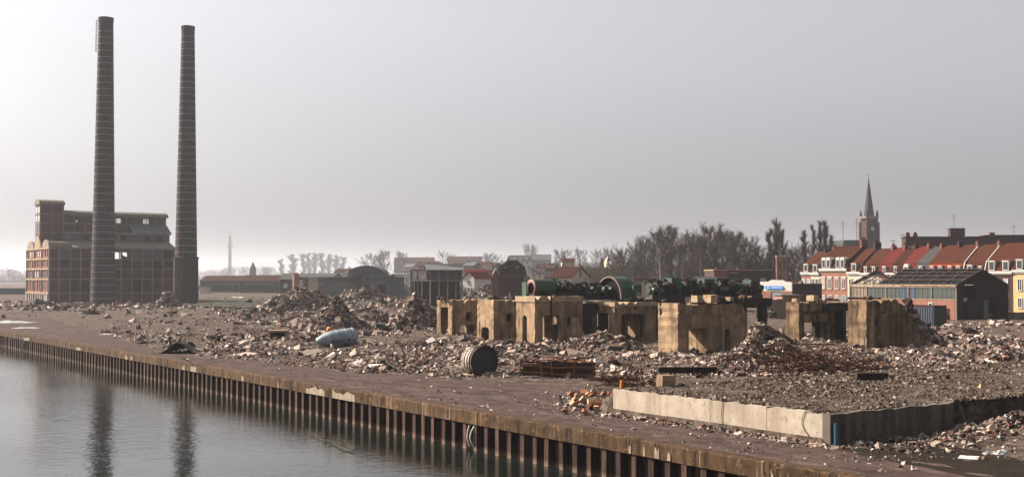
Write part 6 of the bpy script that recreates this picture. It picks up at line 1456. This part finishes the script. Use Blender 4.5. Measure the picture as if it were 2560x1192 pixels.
for px, dep, yt, kd, v_, wx, lab in ((928,480,640,'low',1,.9,'broad hazy bare tree over the curved roof warehouse'),(962,470,630,'round',2,.7,'taller hazy tree right of the curved roof warehouse'),(945,500,640,'round',3,.8,'hazy tree between the two over the warehouse'),(1005,520,633,'round',4,.7,'hazy tree above the white building'),
 (1110,560,634,'low',2,.7,'dark hazy tree between the two long roofs'),(1222,540,636,'round',1,.9,'hazy tree left of the cupola'),(1240,545,642,'low',3,.8,'low hazy tree beside the cupola'),(1327,575,616,'round',3,.8,'feathery tree rising behind the villa'),(1400,520,628,'round',2,.8,'hazy tree by the glass arch'),
 (1418,560,630,'low',1,.7,'hazy tree right of the glass arch'),(1452,500,626,'round',4,.7,'hazy tree right of the cream skyline house'),(1490,480,630,'low',2,.8,'low hazy tree before the conifers'),(1520,520,624,'round',1,.8,'hazy tree above the conifers'),(1540,400,668,'low',3,1.1,'bare tree below the white gabled villa'),(1500,330,672,'low',1,1.0,'dark bare tree above the green machines'),
 (1350,420,668,'low',2,1.0,'bare tree right of the dark gabled house'),(1462,330,668,'round',3,.9,'bare tree right of the dark steep gable'),(1390,460,662,'low',1,1.2,'bushy bare tree behind the brown roof')):
    tree(kd, v_, px, dep*2.3 if dep > 440 else dep*1.15, yt, lab, 'bark', 'twig', wx, group='hazy skyline trees')
for px, yt, lab in ((1505,643,'left one of two dark conifers'),(1521,645,'right one of two dark conifers'),(1438,668,'small dark conifer by the cream skyline house')):
    P = AT(px,700,430); P.z = 0; t_ = thing('conifer', lab, 'tree', P, 0, 'dark conifers'); H = zat(yt,430); tr = MB(); tr.tube((0,0,0),(0,0,H*.9),.25,.05); tr.build('trunk', M['bark'], t_); cr = MB()
    for i in range(900):
        z = H*(.1+.9*random.random()**1.2); r = (1-z/H)*H*.24*math.sqrt(random.random()); a = random.uniform(0,6.28); quad_twig(cr, Vector((r*math.cos(a),r*math.sin(a),z)), Vector((math.cos(a)*.5,math.sin(a)*.5,-.35)), .10, random)
    cr.build('crown', M['conifer'], t_, fix=False)
# far woodland masses
def woodland(label, spans, dep, n, tw='twig'):
    mb_v = []; 
    for (px0, px1, y0, y1, k) in spans:
        for i in range(k):
            px = random.uniform(px0, px1); t_ = (px-px0)/(px1-px0); top = zat(y0+(y1-y0)*t_+random.gauss(0,1.6), dep); c = AT(px,700,dep+random.uniform(-15,40)); R0 = random.uniform(3,6.5)*max(1,dep/900)
            m_ = n; th = rng.uniform(0,2*np.pi,m_); ph = np.arccos(rng.uniform(-1,1,m_)); r = R0*rng.uniform(.3,1,m_)**.5
            z = top-R0*.8+r*np.cos(ph)*.8; low = rng.uniform(0,1,m_) < .45; z[low] = rng.uniform(0,max(2,top-R0),low.sum())
            mb_v.append(np.stack([c.x+r*np.sin(ph)*np.cos(th), c.y+r*np.sin(ph)*np.sin(th), z],-1))
    P = np.concatenate(mb_v); N_ = len(P); d = rng.normal(0,1,(N_,3)); d[:,2] = np.abs(d[:,2])+.4; d /= np.linalg.norm(d,axis=1)[:,None]; d *= rng.uniform(.6,1.6,(N_,1)); e = np.cross(d, rng.normal(0,1,(N_,3))); e *= (.07/np.linalg.norm(e,axis=1))[:,None]*dep/500
    V = np.stack([P-e, P+e, P+d+e*.4, P+d-e*.4],1).reshape(-1,3); tag(np_mesh('woodland', V, np.arange(N_*4).reshape(-1,4), M[tw]), label, 'woodland', kind='stuff')
woodland('hazy woodland line between the chimney and the poplar row', [(496,560,678,672,12),(560,625,668,664,14),(625,690,668,666,14),(690,740,682,682,8),(740,1000,684,676,30)], 2200, 420)
woodland('hazy bare woods under the skyline roofs', [(985,1260,652,652,34),(1200,1560,655,655,44)], 1150, 420)
woodland('dim tree line at the left edge', [(-60,30,664,672,14),(30,70,672,676,6),(-60,70,684,684,12)], 1700, 420)
woodland('dark undergrowth behind the terrace and machine row', [(1440,1600,672,662,30),(1560,1950,655,650,70),(1880,2110,655,640,36)], 375, 460)
woodland('soft brown haze of bare twigs filling the tall tree group', [(1590,1625,632,606,6),(1620,1700,598,582,14),(1700,1740,606,596,6),(1740,1830,584,590,18),(1830,1910,596,640,12),(1915,1965,610,606,5),(2010,2080,606,604,7)], 365, 330)
woodland('low hedge line across the hazy centre', [(500,980,700,702,50)], 520, 160)
P = AT(1575,700,300)
B('long_wall','dull distant boundary wall left of the ruined factory','wall', -60, 66, 420, 2.2, 2.5, 1, 'slate','slate', flatroof=True)
tag(np_mesh('hill', np.array([(AT(a,700,d_).x, d_, z_) for a,d_,z_ in ((800,620,-1),(1000,620,4),(1300,620,6),(1700,620,5),(2100,620,-1),(700,1500,-1),(1000,1500,5),(1300,1500,8),(1700,1500,6),(2200,1500,-1))], float), np.array([(0,1,6,5),(1,2,7,6),(2,3,8,7),(3,4,9,8)]), M['grass']), kind='structure')
vs = [G(a, b_) for a, b_ in ((492,768),(492,742),(640,728),(760,722),(1010,730),(1010,765),(760,770),(640,772))]
mb = MB(); mb.add([(v_.x,v_.y,.28) for v_ in vs], [tuple(x) for x in geometry.tessellate_polygon([[Vector((v_.x,v_.y,0)) for v_ in vs]])]); tag(mb.build('grass', M['grass']), kind='structure')

# ---------------------------------------------------------------- haze
m = bpy.data.materials.new('haze'); m.use_nodes = True; t = m.node_tree; t.nodes.clear()
o_ = t.nodes.new('ShaderNodeOutputMaterial'); pv = t.nodes.new('ShaderNodeVolumePrincipled')
pv.inputs['Color'].default_value = (.60,.625,.69,1); pv.inputs['Density'].default_value = HAZE_DENS; pv.inputs['Anisotropy'].default_value = .35
t.links.new(pv.outputs[0], o_.inputs['Volume'])
mb = MB(); mb.box(-6500, 6500, -1100, 7300, -4, 112)
tag(mb.build('haze', m), kind='stuff')
